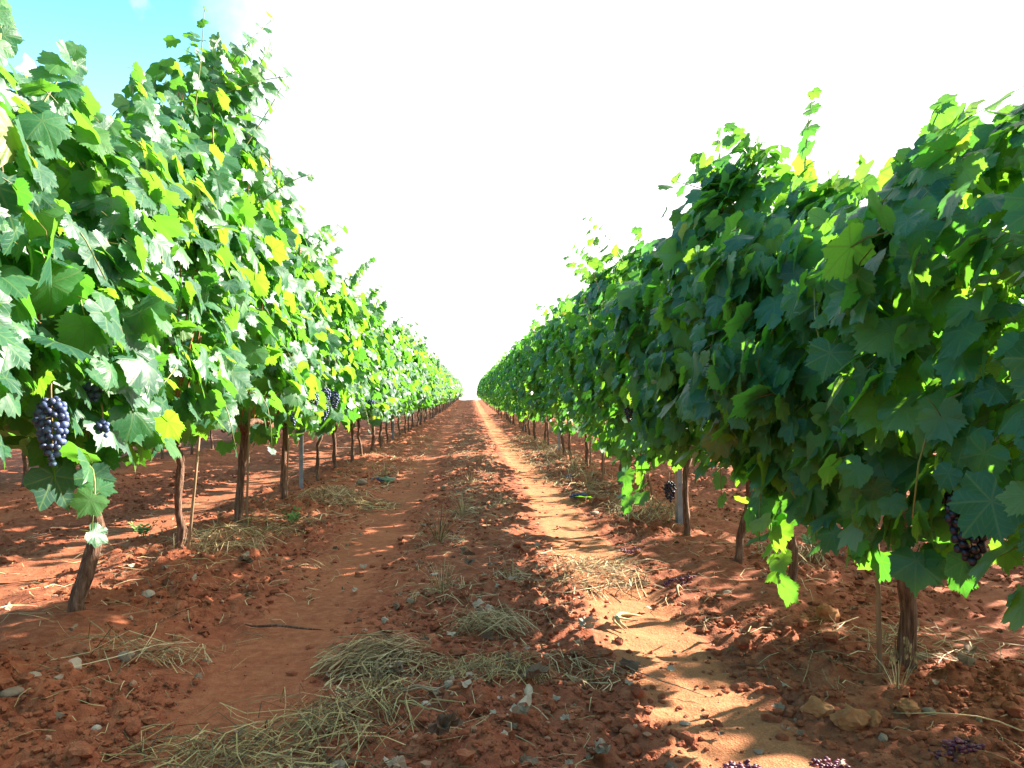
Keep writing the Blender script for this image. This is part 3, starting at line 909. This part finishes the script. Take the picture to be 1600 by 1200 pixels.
for side, row, posts in (('left', ROW_L, POST_L), ('right', ROW_R, POST_R)):
    for i, d in enumerate(posts):
        o = link('trellis_post', PM, None, (row + (.02 if side == 'left' else .03), d, gz1(row, d)))
        o.rotation_euler = (R(random.uniform(-1.2, 1.2)), R(random.uniform(-1.2, 1.2)), R(90 if side == 'left' else -90) + random.uniform(-.2, .2))
        lab = {0: f'nearest grey channel steel trellis post in the {side} vine row', 1: f'second grey steel trellis post up the {side} vine row'}.get(i, f'{ORD[i]} steel trellis post up the {side} vine row')
        tag(o, lab, 'post', f'metal posts of the {side} row')
        if i < 2:
            link('wire_hooks', NM, o)['kind'] = 'stuff'
    for z, nm in ((.66, 'lowest'), (1.15, 'middle'), (1.62, 'upper')):
        yy = np.linspace(-1, 103, 60)
        P = np.stack([np.full(60, row + .03), yy, gz(np.full(60, row), np.round(yy / 9) * 9) * 0 + np.where(yy < 92, .86 * (np.clip(yy, 0, None) / 92) ** 2, .86 - (yy - 92) * .022) + z + .03], 1)
        v, f = tube(P, .0014, 4)
        tag(link('trellis_wire', mesh_np('trellis_wire', v, f, M_WIRE)), f'{nm} trellis wire strung through the {side} vine row', 'wire', f'trellis wires of the {side} row')
STK = [(ROW_L + .055, 4.30, .07, .75, 'thin pale cane stake against the crooked trunk in the left row'),
       (ROW_L + .065, 5.36, .02, .80, 'thin cane stake beside the straight trunk, third trunk of the left row'),
       (ROW_L + .035, 6.66, .01, .58, 'short pale stick against the trunk before the left metal post'),
       (ROW_R - .075, 2.50, -.02, .72, 'thin cane stake beside the thick peeling trunk of the right row'),
       (ROW_R + .17, 6.7, -.14, .62, 'leaning thin cane behind the low leafy shoot of the right row'),
       (ROW_R + .06, 9.6, .02, .7, 'straight thin stake far along the right row, dry grass at its foot'),
       (ROW_R - .02, 8.2, .03, .7, 'pale thin stake beside the thin dark trunk above pale grass')]
for x, d, ln, h, lab in STK:
    z0 = gz1(x, d)
    v, f = tube([(0, 0, -.06), (ln * .5 + .004, 0, h * .5), (ln, 0, h)], [.0085, .0075, .0065], 7)
    tag(link('vine_stake', mesh_np('vine_stake', v, f, M_STAKE), None, (x, d, z0)), lab, 'stake', 'cane stakes beside trunks')

# ------------------------------------------------------------------ clods, pebbles, straw on the ground
def rock(rs, base, flat=.7, amp=.25, fac=False):
    V = base[0].copy()
    n1 = rs.normal(0, 1, (5, 3)); n1 /= np.linalg.norm(n1, axis=1)[:, None]
    for q in n1:      # planes cut facets
        h = rs.uniform(.55, .9)
        dd = V @ q
        V = V - np.outer(np.maximum(dd - h, 0), q) * .9
    if fac:
        o_ = rs.uniform(0, 50)
        V = V * (1 + amp * 1.5 * (fbm(V[:, 0] * 1.9 + V[:, 2] * 1.3 + o_, V[:, 1] * 1.9 - V[:, 2] * 1.1 + o_, 3, 3) - .5) + amp * .18 * rs.uniform(-1, 1, len(V)))[:, None]
    else:
        V = V * (1 + amp * (rs.uniform(-1, 1, len(V)))[:, None] * .5)
    V = V * np.array([rs.uniform(.8, 1.25), rs.uniform(.7, 1.0), flat * rs.uniform(.8, 1.1)])
    return V, base[1]
def scatter_rocks(name, n, size, ydist, m, seed, label, base=ICO1, xr=(-2.6, 2.6), track_keep=.08, sink=.35):
    rs = np.random.default_rng(seed)
    pool = [rock(rs, base, .75, .5) for _ in range(24)]
    yy = ydist(rs, n * 3); xx = rs.uniform(xr[0], xr[1], n * 3) * np.clip(yy / 3.0, .8, 1.7)
    keep = (rs.uniform(0, 1, n * 3) > track_mask(xx, yy) * (1 - track_keep)) & (fbm(xx * 1.7, yy * 1.7, 40, 3) + rs.uniform(-.15, .15, n * 3) > .40)
    xx, yy = xx[keep][:n], yy[keep][:n]
    zz = gz(xx, yy)
    sz = size(rs, len(xx))
    Vs, Fs, rn, off = [], [], [], 0
    for i in range(len(xx)):
        V, F_ = pool[rs.integers(0, 24)]
        a = rs.uniform(0, 6.28); c, s = math.cos(a), math.sin(a)
        v = V @ np.array([[c, s, 0], [-s, c, 0], [0, 0, 1]]) * sz[i] + (xx[i], yy[i], zz[i] + sz[i] * (.5 - sink))
        Vs.append(v); Fs.append(F_ + off); off += len(V); rn.append(np.full(len(V), rs.uniform()))
    o = link(name, mesh_np(name, np.concatenate(Vs), np.concatenate(Fs), m, rnd=np.concatenate(rn), shade=False))
    tag(o, label, None, None, 'stuff')
near_y = lambda rs, n: 1.5 + 8.0 * rs.uniform(0, 1, n) ** 2.3
scatter_rocks('clay_crumbs', 26000, lambda rs, n: .004 + .013 * rs.uniform(0, 1, n) ** 2.5, near_y, M_CLOD, 31, 'loose red clay crumbs scattered over the tilled soil', ICO1)
scatter_rocks('clay_clods', 3600, lambda rs, n: .010 + .021 * rs.uniform(0, 1, n) ** 2.8, near_y, M_CLOD, 32, 'rounded red clay clods turned up by tilling', ICO2)
scatter_rocks('pebbles', 3600, lambda rs, n: .004 + .012 * rs.uniform(0, 1, n) ** 2.5, lambda rs, n: 1.5 + 12 * rs.uniform(0, 1, n) ** 1.8, M_PEB, 33, 'small red brown and pale pebbles lying on the soil', ICO1, track_keep=.35)

def blades(rs, n, cx, cy, rx, ry, lmin, lmax, w, lift=.03, heading=None, spread=3.14, pile=0.0, segs=3):
    """curved dry stalks lying about; returns V,F,rnd in world coordinates"""
    a = rs.uniform(0, 6.28, n); q = np.sqrt(rs.uniform(0, 1, n))
    x = cx + np.cos(a) * q * rx; y = cy + np.sin(a) * q * ry
    h = (rs.uniform(-spread, spread, n) if heading is None else heading + rs.normal(0, spread, n))
    ln = rs.uniform(lmin, lmax, n); cur = rs.normal(0, 1.1, n)
    Vs, Fs = [], []
    z = gz(x, y) + pile * np.exp(-2.2 * q ** 2) * rs.uniform(.1, 1, n) + .004
    px, py = x - np.cos(h) * ln / 2, y - np.sin(h) * ln / 2
    tilt = rs.normal(0, .22, n)
    pts = []
    for s in range(segs + 1):
        t = s / segs
        arch = lift * rs.uniform(.2, 1, n) * 4 * t * (1 - t)
        pts.append(np.stack([px, py, np.maximum(z + arch + tilt * ln * (t - .5), gz(px, py) + .002)], 1))
        hh = h + cur * (t - .3)
        px = px + np.cos(hh) * ln / segs; py = py + np.sin(hh) * ln / segs
    pts = np.stack(pts, 1)
    roll = rs.uniform(-.8, .8, n)
    wv = np.stack([-np.sin(h) * np.cos(roll), np.cos(h) * np.cos(roll), np.sin(roll)], 1)
    ww = w * rs.uniform(.6, 1.5, n)
    taper = np.linspace(1, .45, segs + 1)
    Lf = pts - wv[:, None, :] * (ww[:, None] * taper)[:, :, None] / 2
    Rt = pts + wv[:, None, :] * (ww[:, None] * taper)[:, :, None] / 2
    V = np.stack([Lf, Rt], 2).reshape(-1, 3)
    base = (np.arange(n) * (2 * (segs + 1)))[:, None]
    f = []
    for s in range(segs):
        f.append(base + np.array([2 * s, 2 * s + 1, 2 * s + 3, 2 * s + 2])[None])
    F_ = np.concatenate(f)
    return V, F_, np.repeat(rs.uniform(0, 1, n), 2 * (segs + 1))
def tuft(rs, n, cx, cy, r, hmin, hmax, w, splay=.8, segs=3):
    """upright dry grass from one root"""
    z0 = gz1(cx, cy)
    a = rs.uniform(0, 6.28, n); ln = rs.uniform(hmin, hmax, n); sp = rs.uniform(.1, splay, n)
    x = cx + np.cos(a) * rs.uniform(0, r, n) * .4; y = cy + np.sin(a) * rs.uniform(0, r, n) * .4
    pts = []
    for s in range(segs + 1):
        t = s / segs
        out_ = ln * sp * t * (0.5 + .7 * t)
        pts.append(np.stack([x + np.cos(a) * out_, y + np.sin(a) * out_, z0 - .01 + ln * t * np.sqrt(np.clip(1 - (sp * t * .8) ** 2, .05, 1))], 1))
    pts = np.stack(pts, 1)
    wv = np.stack([-np.sin(a), np.cos(a), 0 * a], 1)
    ww = w * rs.uniform(.6, 1.4, n); taper = np.linspace(1, .4, segs + 1)
    V = np.stack([pts - wv[:, None] * (ww[:, None] * taper)[:, :, None] / 2, pts + wv[:, None] * (ww[:, None] * taper)[:, :, None] / 2], 2).reshape(-1, 3)
    base = (np.arange(n) * (2 * (segs + 1)))[:, None]
    F_ = np.concatenate([base + np.array([2 * s, 2 * s + 1, 2 * s + 3, 2 * s + 2])[None] for s in range(segs)])
    return V, F_, np.repeat(rs.uniform(0, 1, n), 2 * (segs + 1))
def joinr(parts):
    V, F_ = join([(a, b) for a, b, _ in parts])
    return V, F_, np.concatenate([c for _, _, c in parts])
def clump(name, label, cat, m, parts, cx, cy, group=None):
    V, F_, rn = joinr(parts)
    z0 = gz1(cx, cy)
    o = link(name, mesh_np(name, V - np.array([cx, cy, z0]), F_, m, rnd=rn), None, (cx, cy, z0))
    return tag(o, label, cat, group)
rs = np.random.default_rng(60)
G_HEAP = 'heaps of dry grass on the soil'
G_TUFT = 'tufts of dead grass along the track'
clump('straw_heap', 'large matted heap of grey green straw in the near left foreground, biggest of all', 'straw heap', M_HAY,
      [blades(rs, 260, -.48, 1.96, .24, .20, .05, .22, .0034, .04, pile=.05), blades(rs, 180, -.32, 2.20, .18, .14, .05, .20, .0032, .04, pile=.04), blades(rs, 90, -.42, 2.05, .36, .28, .12, .34, .0026, .07, pile=.06),
       blades(rs, 90, -.70, 2.05, .20, .10, .10, .26, .003, .03, pile=.02), blades(rs, 150, -.42, 1.75, .22, .16, .06, .2, .0034, .03, pile=.05)], -.5, 2.0, G_HEAP)
clump('straw_heap', 'combed heap of yellow green straw with stalks lying one way, beyond the largest heap', 'straw heap', M_STRAW,
      [blades(rs, 260, -.33, 2.66, .13, .08, .10, .26, .0032, .05, .35, .35, .07), blades(rs, 200, -.24, 2.56, .15, .08, .06, .18, .003, .03, pile=.03)], -.35, 2.66, G_HEAP)
clump('weed_mat', 'low tangled mat of olive dead weed stems in the path middle', 'dead weeds', M_HAY,
      [blades(rs, 420, .06, 2.42, .20, .13, .04, .13, .0018, .03, pile=.045)], .05, 2.42, G_HEAP)
clump('straw_heap', 'arched tuft of straw bent over like a comb in the path middle', 'straw heap', M_STRAW,
      [blades(rs, 240, .07, 2.93, .13, .08, .08, .22, .0028, .07, -.3, .5, .05)], .07, 2.95, G_HEAP)
clump('straw_heap', 'dry grass mound heaped at the foot of the left row trunks', 'straw heap', M_STRAW,
      [blades(rs, 260, -1.38, 4.55, .24, .30, .12, .35, .003, .07, pile=.07)], -1.39, 4.52, G_HEAP)
clump('straw_heap', 'scattered dry grass with weeds before the third left trunk', 'straw heap', M_HAY,
      [blades(rs, 240, -1.28, 5.3, .26, .38, .10, .3, .0035, .04, pile=.04)], -1.33, 5.4, G_HEAP)
clump('straw_heap', 'grey brush of dry stalks right of the nearest left metal post', 'straw heap', M_STRAW,
      [blades(rs, 330, -1.15, 6.9, .25, .40, .10, .3, .004, .07, pile=.07)], -1.17, 6.94, G_HEAP)
clump('straw_heap', 'flat grey straw patch beside the left wheel track, past the post', 'straw heap', M_HAY,
      [blades(rs, 220, -.80, 6.6, .22, .35, .1, .3, .004, .03, pile=.03)], -.77, 6.6, G_HEAP)
clump('straw_heap', 'bright sunlit straw strewn over the right wheel track edge', 'straw heap', M_STRAW,
      [blades(rs, 380, .60, 3.95, .26, .42, .10, .34, .0035, .04, 1.2, .9, .04)], .62, 3.9, G_HEAP)
clump('straw_heap', 'pale tangle of dry grass under the low hanging right shoots', 'straw heap', M_STRAW,
      [blades(rs, 320, 1.30, 5.9, .26, .45, .1, .3, .004, .08, pile=.06)], 1.3, 5.9, G_HEAP)
clump('straw_heap', 'small pale clump of grass behind the hanging leafy shoot of the right row', 'straw heap', M_STRAW,
      [blades(rs, 180, 1.72, 4.2, .16, .16, .06, .2, .004, .06, pile=.06)], 1.72, 4.2, G_HEAP)
clump('straw_heap', 'thin grey straw around the foot of the thick right trunk', 'straw heap', M_STRAW,
      [blades(rs, 150, 1.55, 2.75, .30, .22, .08, .24, .003, .03, pile=.015)], 1.55, 2.75, G_HEAP)
clump('straw_heap', 'loose bent canes and stalks beside the grey stones at left', 'straw heap', M_STRAW,
      [blades(rs, 34, -1.10, 2.68, .16, .12, .15, .42, .0038, .10), blades(rs, 60, -1.0, 2.72, .14, .10, .06, .2, .003, .04, pile=.03)], -1.1, 2.68, G_HEAP)
TF = [(-.12, 3.43, .16, 'spiky dry tuft in the path middle beyond the yellow straw'), (-.18, 4.72, .24, 'upright dry tuft with long stalks midway up the path'),
      (.19, 3.73, .13, 'short tuft of dead grass left of the bright straw'), (-.05, 5.9, .18, 'grassy tuft on the path ridge, farther than the upright tuft'),
      (.25, 6.4, .16, 'pale tuft on the ridge beside the sunlit right track'), (-.95, 9.0, .2, 'dead tuft beside the left track near the fallen green leaf'),
      (1.1, 7.4, .22, 'golden tuft near the fallen grape bunch by the right track'), (.0, 8.0, .2, 'low tuft in the middle of the path halfway up'),
      (1.25, 9.6, .26, 'tall golden grass at the edge of the right row'), (1.2, 10.8, .26, 'farther golden grass at the edge of the right row'),
      (-.3, 2.45, .10, 'few stiff stalks poking out of the straw left of the weed mat'), (.36, 2.5, .10, 'thin dry sprigs right of the weed mat'),
      (.13, 10.5, .2, 'small far tuft on the central ridge'), (1.15, 12.5, .28, 'golden grass by the second right metal post')]
for x, d, h, lab in TF:
    clump('grass_tuft', lab, 'dry grass', M_STRAW, [tuft(rs, 30 if d > 3 else 16, x, d, .08, h * .5, h, .0035 if d < 4 else .005), blades(rs, 70, x, d, .14, .14, .06, .18, .0035, .03, pile=.02)], x, d, G_TUFT)
V, F_, rn = tuft(rs, 34, 1.26, 2.31, .04, .05, .13, .003, .9)
parts = [(V, F_, rn)]
for k in range(9):   # seed heads
    a = rs.uniform(0, 6.28); hx, hy, hz = 1.26 + math.cos(a) * .05, 2.31 + math.sin(a) * .04, gz1(1.26, 2.31) + rs.uniform(.08, .14)
    parts.append(blades(rs, 1, 1.26, 2.31, .01, .01, .02, .03, .002))
    q = rs.normal(0, 1, (10, 3)) * np.array([.004, .004, .012])
    vv = np.concatenate([[[hx + p[0], hy + p[1], hz + p[2]], [hx + p[0] + .004, hy + p[1], hz + p[2] + .004], [hx + p[0] + .003, hy + p[1] + .003, hz + p[2] + .016], [hx + p[0] - .002, hy + p[1], hz + p[2] + .010]] for p in q])
    parts.append((vv, np.arange(40).reshape(10, 4), np.repeat(rs.uniform(.5, 1, 10), 4)))
clump('grass_tuft', 'little golden grass with seed heads glowing before the thick right trunk', 'dry grass', M_STRAW, parts, 1.26, 2.31, G_TUFT)
# straw and dead leaves strewn everywhere
pt = []
pt.append(blades(rs, 1500, .05, 4.5, .42, 3.1, .03, .14, .0026, .012))
pt.append(blades(rs, 700, -1.15, 4.5, .5, 3.0, .04, .18, .0026, .02))
pt.append(blades(rs, 900, 1.45, 4.8, .7, 3.4, .04, .18, .0028, .02))
pt.append(blades(rs, 1600, 1.15, 12, .45, 6.0, .08, .25, .006, .05))
pt.append(blades(rs, 1500, .02, 14, .38, 9.0, .06, .2, .006, .02))
pt.append(blades(rs, 1000, -1.1, 12, .45, 6.5, .06, .2, .006, .03))
pt.append(blades(rs, 500, -2.0, 5.0, .9, 2.2, .05, .2, .004, .02))
V, F_, rn = joinr(pt)
tag(link('strewn_straw', mesh_np('strewn_straw', V, F_, M_STRAW, rnd=rn)), 'dry straw bits strewn over the soil of the path', None, None, 'stuff')
def dry_leaf_geo(rs, s):
    V, F_, U = LO[rs.integers(0, 8)]
    v = V.copy()
    k = rs.uniform(2.0, 5.0) * rs.choice([1, 1, -1])
    ca = rs.uniform(0, 3.14)
    along = v[:, 0] * math.sin(ca) + v[:, 1] * math.cos(ca); acr = v[:, 0] * math.cos(ca) - v[:, 1] * math.sin(ca)
    v = np.stack([np.sin(acr * k) / k, along * .95, (1 - np.cos(acr * k)) / k + .3 * along ** 2 + rs.normal(0, .02, len(v))], 1)
    if k < 0:
        v[:, 2] += .25
    a = rs.uniform(0, 6.28); c, s_ = math.cos(a), math.sin(a)
    v = v @ np.array([[c, s_, 0], [-s_, c, 0], [0, 0, 1]])
    tl = rs.normal(0, .22); c, s_ = math.cos(tl), math.sin(tl)
    return (v @ np.array([[1, 0, 0], [0, c, s_], [0, -s_, c]])) * s, F_
lv = []
for k in range(420):
    d = 1.6 + 9 * rs.uniform() ** 1.6; x = rs.choice([rs.normal(.05, .35), rs.normal(1.35, .45), rs.normal(-1.3, .4)], p=[.55, .25, .2])
    v, f = dry_leaf_geo(rs, rs.uniform(.02, .048))
    lv.append((v + (x, d, gz1(x, d) + .012), f, np.full(len(v), rs.uniform())))
V, F_, rn = joinr(lv)
tag(link('leaf_litter', mesh_np('leaf_litter', V, F_, M_DRY, rnd=rn, shade=False)), 'small curled grey dead leaves littering the soil', None, None, 'stuff')

# ------------------------------------------------------------------ stones and single things on the ground
ST = [(-1.28, 2.32, .045, .5, 'flat grey stone, lower of the pair at the far left edge', 0), (-1.27, 2.41, .038, .6, 'blocky grey stone, upper of the pair at the far left edge', 0),
      (-1.21, 2.53, .048, .7, 'pale angular stone lying under the loose bent canes', 0), (-1.09, 2.62, .036, .8, 'upright pale stone at the right end of the loose bent canes', 0),
      (-1.20, 2.42, .022, .5, 'small bluish stone just in front of the pale angular one', 0), (-.98, 2.17, .022, .8, 'round dark pebble alone in the left foreground clods', 0),
      (.96, 2.18, .058, .8, 'large orange clay lump, left end of the row of lumps', 1), (1.02, 2.11, .052, .9, 'jagged orange clay lump in the middle of the row of lumps', 1),
      (1.09, 2.13, .044, .8, 'round orange clay lump, right end of the row of lumps', 1), (1.06, 2.22, .040, .6, 'flat clay lump behind the row of orange lumps', 1),
      (1.22, 2.19, .046, .7, 'brown clay lump under the little golden grass', 1), (1.27, 2.17, .028, .6, 'grey stone leaning on the brown clay lump', 0),
      (1.06, 2.02, .024, .7, 'white stone in front of the row of clay lumps', 0), (1.36, 3.0, .075, .8, 'big dark red clay clod under the hanging leafy shoot', 1),
      (1.26, 2.98, .040, .8, 'smaller red clod beside the big dark clod', 1), (.58, 2.15, .022, .5, 'flat pinkish stone sitting alone in the right wheel track', 0),
      (-.12, 2.21, .026, .5, 'smooth tan stone by the two straight sticks, in the near middle', 0), (-.06, 2.28, .026, .8, 'upright pale stone behind the two straight sticks', 0),
      (-.07, 2.08, .036, .5, 'grey flat stone in front of the smooth tan stone', 0), (-.17, 2.02, .020, .7, 'little round brown stone right of the largest straw heap', 0),
      (-.17, 3.82, .034, .6, 'orange tinted stone beyond the spiky tuft in the middle', 0), (.19, 2.69, .030, .7, 'tan stone between the weed mat and the right track', 0),
      (.31, 2.66, .030, .7, 'rusty stone right of the tan stone in the middle', 1), (1.13, 3.48, .034, .5, 'white flat stone on the soil at the right track edge', 0),
      (-1.05, 2.95, .03, .7, 'brown stone in front of the nearest left trunk', 1), (-.30, 5.1, .045, .5, 'pale stone beside the upright tuft midway up the path', 0),
      (-1.10, 8.2, .10, .6, 'tan boulder lying by the dark fallen grapes at left', 0), (.95, 6.1, .05, .5, 'whitish stone in the sunlit right wheel track', 0),
      (1.52, 2.62, .05, .35, 'flat slab of pinkish stone right of the thick peeling trunk', 0), (-1.35, 3.45, .045, .6, 'grey stone behind the nearest left trunk', 0),
      (-.25, 7.6, .05, .6, 'bright round stone left of the ridge, far up', 0), (.72, 1.98, .018, .6, 'small white stone in the near end of the right track', 0)]
rs = np.random.default_rng(77)
for x, d, s, fl, lab, cl in ST:
    V, F_ = rock(rs, ICO3 if s > .04 else ICO2, fl, .22 if not cl else .55, True)
    a = rs.uniform(0, 6.28); c, q = math.cos(a), math.sin(a)
    V = V @ np.array([[c, q, 0], [-q, c, 0], [0, 0, 1]]) * s * .72
    o = link('clay_lump' if cl else 'stone', mesh_np('clay_lump' if cl else 'stone', V, F_, M_CLODS if cl else M_STONE, shade=False), None, (x, d, gz1(x, d) + s * fl * .28))
    tag(o, lab, 'clod' if cl else 'stone', 'clay lumps on the soil' if cl else 'stones on the soil')

def ground_bunch(x, d, length, width, label, seed, r=.010):
    r_ = np.random.default_rng(seed)
    pts = bunch_points(r_, length, width, r)
    root = empty('fallen_grape_bunch', (x, d, gz1(x, d)))
    tag(root, label, 'grapes', 'grape bunches lying on the ground')
    vs = [(ICO1[0] * r * r_.uniform(.85, 1.1) + np.array([p[2] + length / 2, p[0], abs(p[1]) * .8 + r * .8]), ICO1[1]) for p in pts]
    rn = np.concatenate([np.full(len(ICO1[0]), r_.uniform()) for _ in pts])
    V, F_ = join(vs)
    link('grapes', mesh_np('grapes', V, F_, M_GRAPE, rnd=rn), root)['kind'] = 'stuff'
    v, f = tube([(length / 2 - .02, 0, .03), (length / 2 + .03, .005, .035), (length / 2 + .05, .02, .02)], [.003, .003, .002], 5)
    link('stem', mesh_np('stem', v, f, M_RACHIS), root)
    return root
ground_bunch(.93, 6.9, .17, .10, 'dark fallen grape bunch behind the pale green leaf in the sunny track', 1)
ground_bunch(1.08, 8.85, .14, .10, 'dark fallen bunch at the right row edge, farther up than the one in the track', 2)
ground_bunch(-1.02, 8.7, .24, .11, 'dark fallen grape bunch beside the tan boulder on the left', 3)
def crushed(x, d, r, n, label, seed):
    r_ = np.random.default_rng(seed)
    vs, rn = [], []
    for k in range(n):
        a, q = r_.uniform(0, 6.28), r * math.sqrt(r_.uniform())
        px, py = x + math.cos(a) * q * 1.3, d + math.sin(a) * q * .8
        s = r_.uniform(.004, .0085)
        V, F_ = rock(r_, ICO1, .7, .4)
        vs.append((V * s + (px - x, py - d, gz1(px, py) - gz1(x, d) + s * .4 + r_.uniform(0, .01)), F_)); rn.append(np.full(len(V), r_.uniform()))
    V, F_ = join(vs)
    o = link('crushed_grapes', mesh_np('crushed_grapes', V, F_, M_RAISIN, rnd=np.concatenate(rn)), None, (x, d, gz1(x, d)))
    tag(o, label, 'grapes', 'crushed grapes on the soil')
crushed(.64, 1.88, .036, 70, 'crushed purple grapes lying in the near sunlit wheel track', 1)
crushed(.87, 1.90, .04, 55, 'loose crushed purple grapes in front of the clay lumps, left of the biggest patch', 2)
crushed(1.18, 1.90, .05, 110, 'biggest patch of dark crushed grapes at the bottom right', 3)
crushed(1.0, 3.82, .06, 110, 'dark crushed grapes on shaded soil before the curved right trunk', 4)
crushed(.91, 4.56, .06, 90, 'reddish crushed grapes at the far edge of the bright straw', 5)
FL = [(-.88, 8.5, .20, 'fresh green fallen leaf lying alone beside the left track'), (.98, 6.72, .18, 'pale green fallen leaf in front of the fallen bunch in the sunny track')]
for x, d, s, lab in FL:
    o = link('fallen_leaf', LEAF_ME[3], None, (x, d, gz1(x, d) + .03))
    o.scale = (s, s, s); o.rotation_euler = (.15, .2, rs.uniform(0, 6))
    tag(o, lab, 'leaf', 'green leaves on the ground')
def sprig(x, d, h, n, label):
    r_ = np.random.default_rng(int(d * 100))
    root = empty('green_weed', (x, d, gz1(x, d)))
    tag(root, label, 'weed', 'green weeds on the soil')
    for k in range(n):
        a = r_.uniform(0, 6.28); e = np.array([math.cos(a) * h * .7, math.sin(a) * h * .7, h * r_.uniform(.5, 1)])
        v, f = tube([(0, 0, -.01), e * .5 + (0, 0, .01), e], [.0018, .0015, .001], 4)
        st = link('stem', mesh_np('stem', v, f, M_WEED), root)
        w = np.cross(e, [0, 0, 1]); w /= np.linalg.norm(w)
        L_ = []
        for t in (.45, .7, 1.0):
            for sgn in (-1, 1):
                b = e * t; q = w * sgn * h * .35 + e * .25
                nn = np.cross(q, e); nn /= np.linalg.norm(nn) + 1e-9
                sd2 = np.cross(nn, q); sd2 = sd2 / (np.linalg.norm(sd2) + 1e-9) * h * .10
                L_.append((np.array([b, b + q * .5 + sd2, b + q, b + q * .5 - sd2]), np.array([(0, 1, 2), (0, 2, 3)])))
        v, f = join(L_)
        link('leaves', mesh_np('leaves', v, f, M_WEED), st)
sprig(-1.20, 5.45, .10, 6, 'bright green weed in the dry grass before the third left trunk')
sprig(-1.95, 4.9, .09, 5, 'small green weed in the sunny soil behind the nearest left trunk')
sprig(2.0, 4.6, .08, 5, 'small green weed on the soil behind the curved right trunk')
def bark_strip(x, d, ln, w, ang, bend, label, m=M_STAKE):
    t = np.linspace(-.5, .5, 9)
    px = t * ln; py = bend * ln * (t * t * 4)
    c, s = math.cos(ang), math.sin(ang)
    X_, Y_ = px * c - py * s, px * s + py * c
    zz = gz(X_ + x, Y_ + d) - gz1(x, d) + .014 + .02 * np.cos(t * 3)
    V, F_ = tube(np.stack([X_, Y_, zz], 1), np.array([.3, .7, 1, 1, 1, 1, 1, .7, .3]) * w, 6)
    V[:, 2] = V[:, 2]
    o = link('dry_strip', mesh_np('dry_strip', V, F_, m), None, (x, d, gz1(x, d)))
    tag(o, label, 'dry stalk', 'dry strips and sticks on the soil')
bark_strip(.57, 3.10, .20, .009, 1.1, -.35, 'curved white dry strip like a horn beside the sunlit track', M_STRAW)
bark_strip(.55, 3.06, .18, .005, 1.1, -.40, 'thin curved white strip nestled inside the horn like one', M_STRAW)
bark_strip(.89, 3.42, .11, .006, 1.2, -.2, 'short pale curled strip right of the sunlit track', M_STRAW)
bark_strip(-.14, 2.25, .15, .0035, -.1, .03, 'straight stick by the smooth tan stone, upper of two', M_STAKE)
bark_strip(-.13, 2.235, .14, .003, -.13, .0, 'straight stick by the smooth tan stone, lower of two', M_STAKE)
bark_strip(-.72, 3.05, .34, .005, -.35, .12, 'long dark bent twig crossing the left wheel track', M_BARK)
bark_strip(-1.36, 2.02, .26, .007, .6, .15, 'pale bent cane at the left edge of the foreground', M_STAKE)
bark_strip(.55, 2.45, .42, .0018, -.9, .06, 'long thin dry stalk slanting over the clods right of the weed mat', M_STAKE)
bark_strip(1.33, 2.05, .40, .0018, -.75, -.08, 'long golden stalk slanting across the soil in the bottom right', M_STRAW)
rs = np.random.default_rng(88)
DL = [(.30, 1.93, 'grey crumpled dead leaf, largest in the near middle'), (-.05, 1.92, 'pair of curled grey dead leaves at the bottom middle edge'), (.13, 2.08, 'grey dead leaf behind the near middle one, on dark clods'),
      (-.22, 2.50, 'silver dead leaf at the right end of the combed straw heap'), (.05, 3.08, 'grey curled leaf behind the arched straw tuft'), (.42, 2.86, 'triangular grey leaf lying beside the horn like strip'),
      (.0, 3.9, 'white crumpled leaf in the ridge past the spiky tuft'), (.52, 2.55, 'grey frayed leaf by the edge of the right track'), (1.56, 2.45, 'silver frayed leaf right of the thick right trunk foot'),
      (-1.13, 4.09, 'dark grey dead leaf right of the crooked left trunk foot'), (.18, 2.30, 'dull grey leaf in front of the weed mat'), (-.15, 1.78, 'grey leaf at the bottom edge by the largest straw heap')]
for x, d, lab in DL:
    vs = []
    for k in range(3):
        v, f = dry_leaf_geo(rs, rs.uniform(.05, .08)); vs.append((v + rs.normal(0, .012, 3), f))
    V, F_ = join(vs)
    o = link('dead_leaf', mesh_np('dead_leaf', V, F_, M_DRY, shade=False), None, (x, d, gz1(x, d) + .03))
    tag(o, lab, 'dead leaf', 'larger dead leaves on the soil')
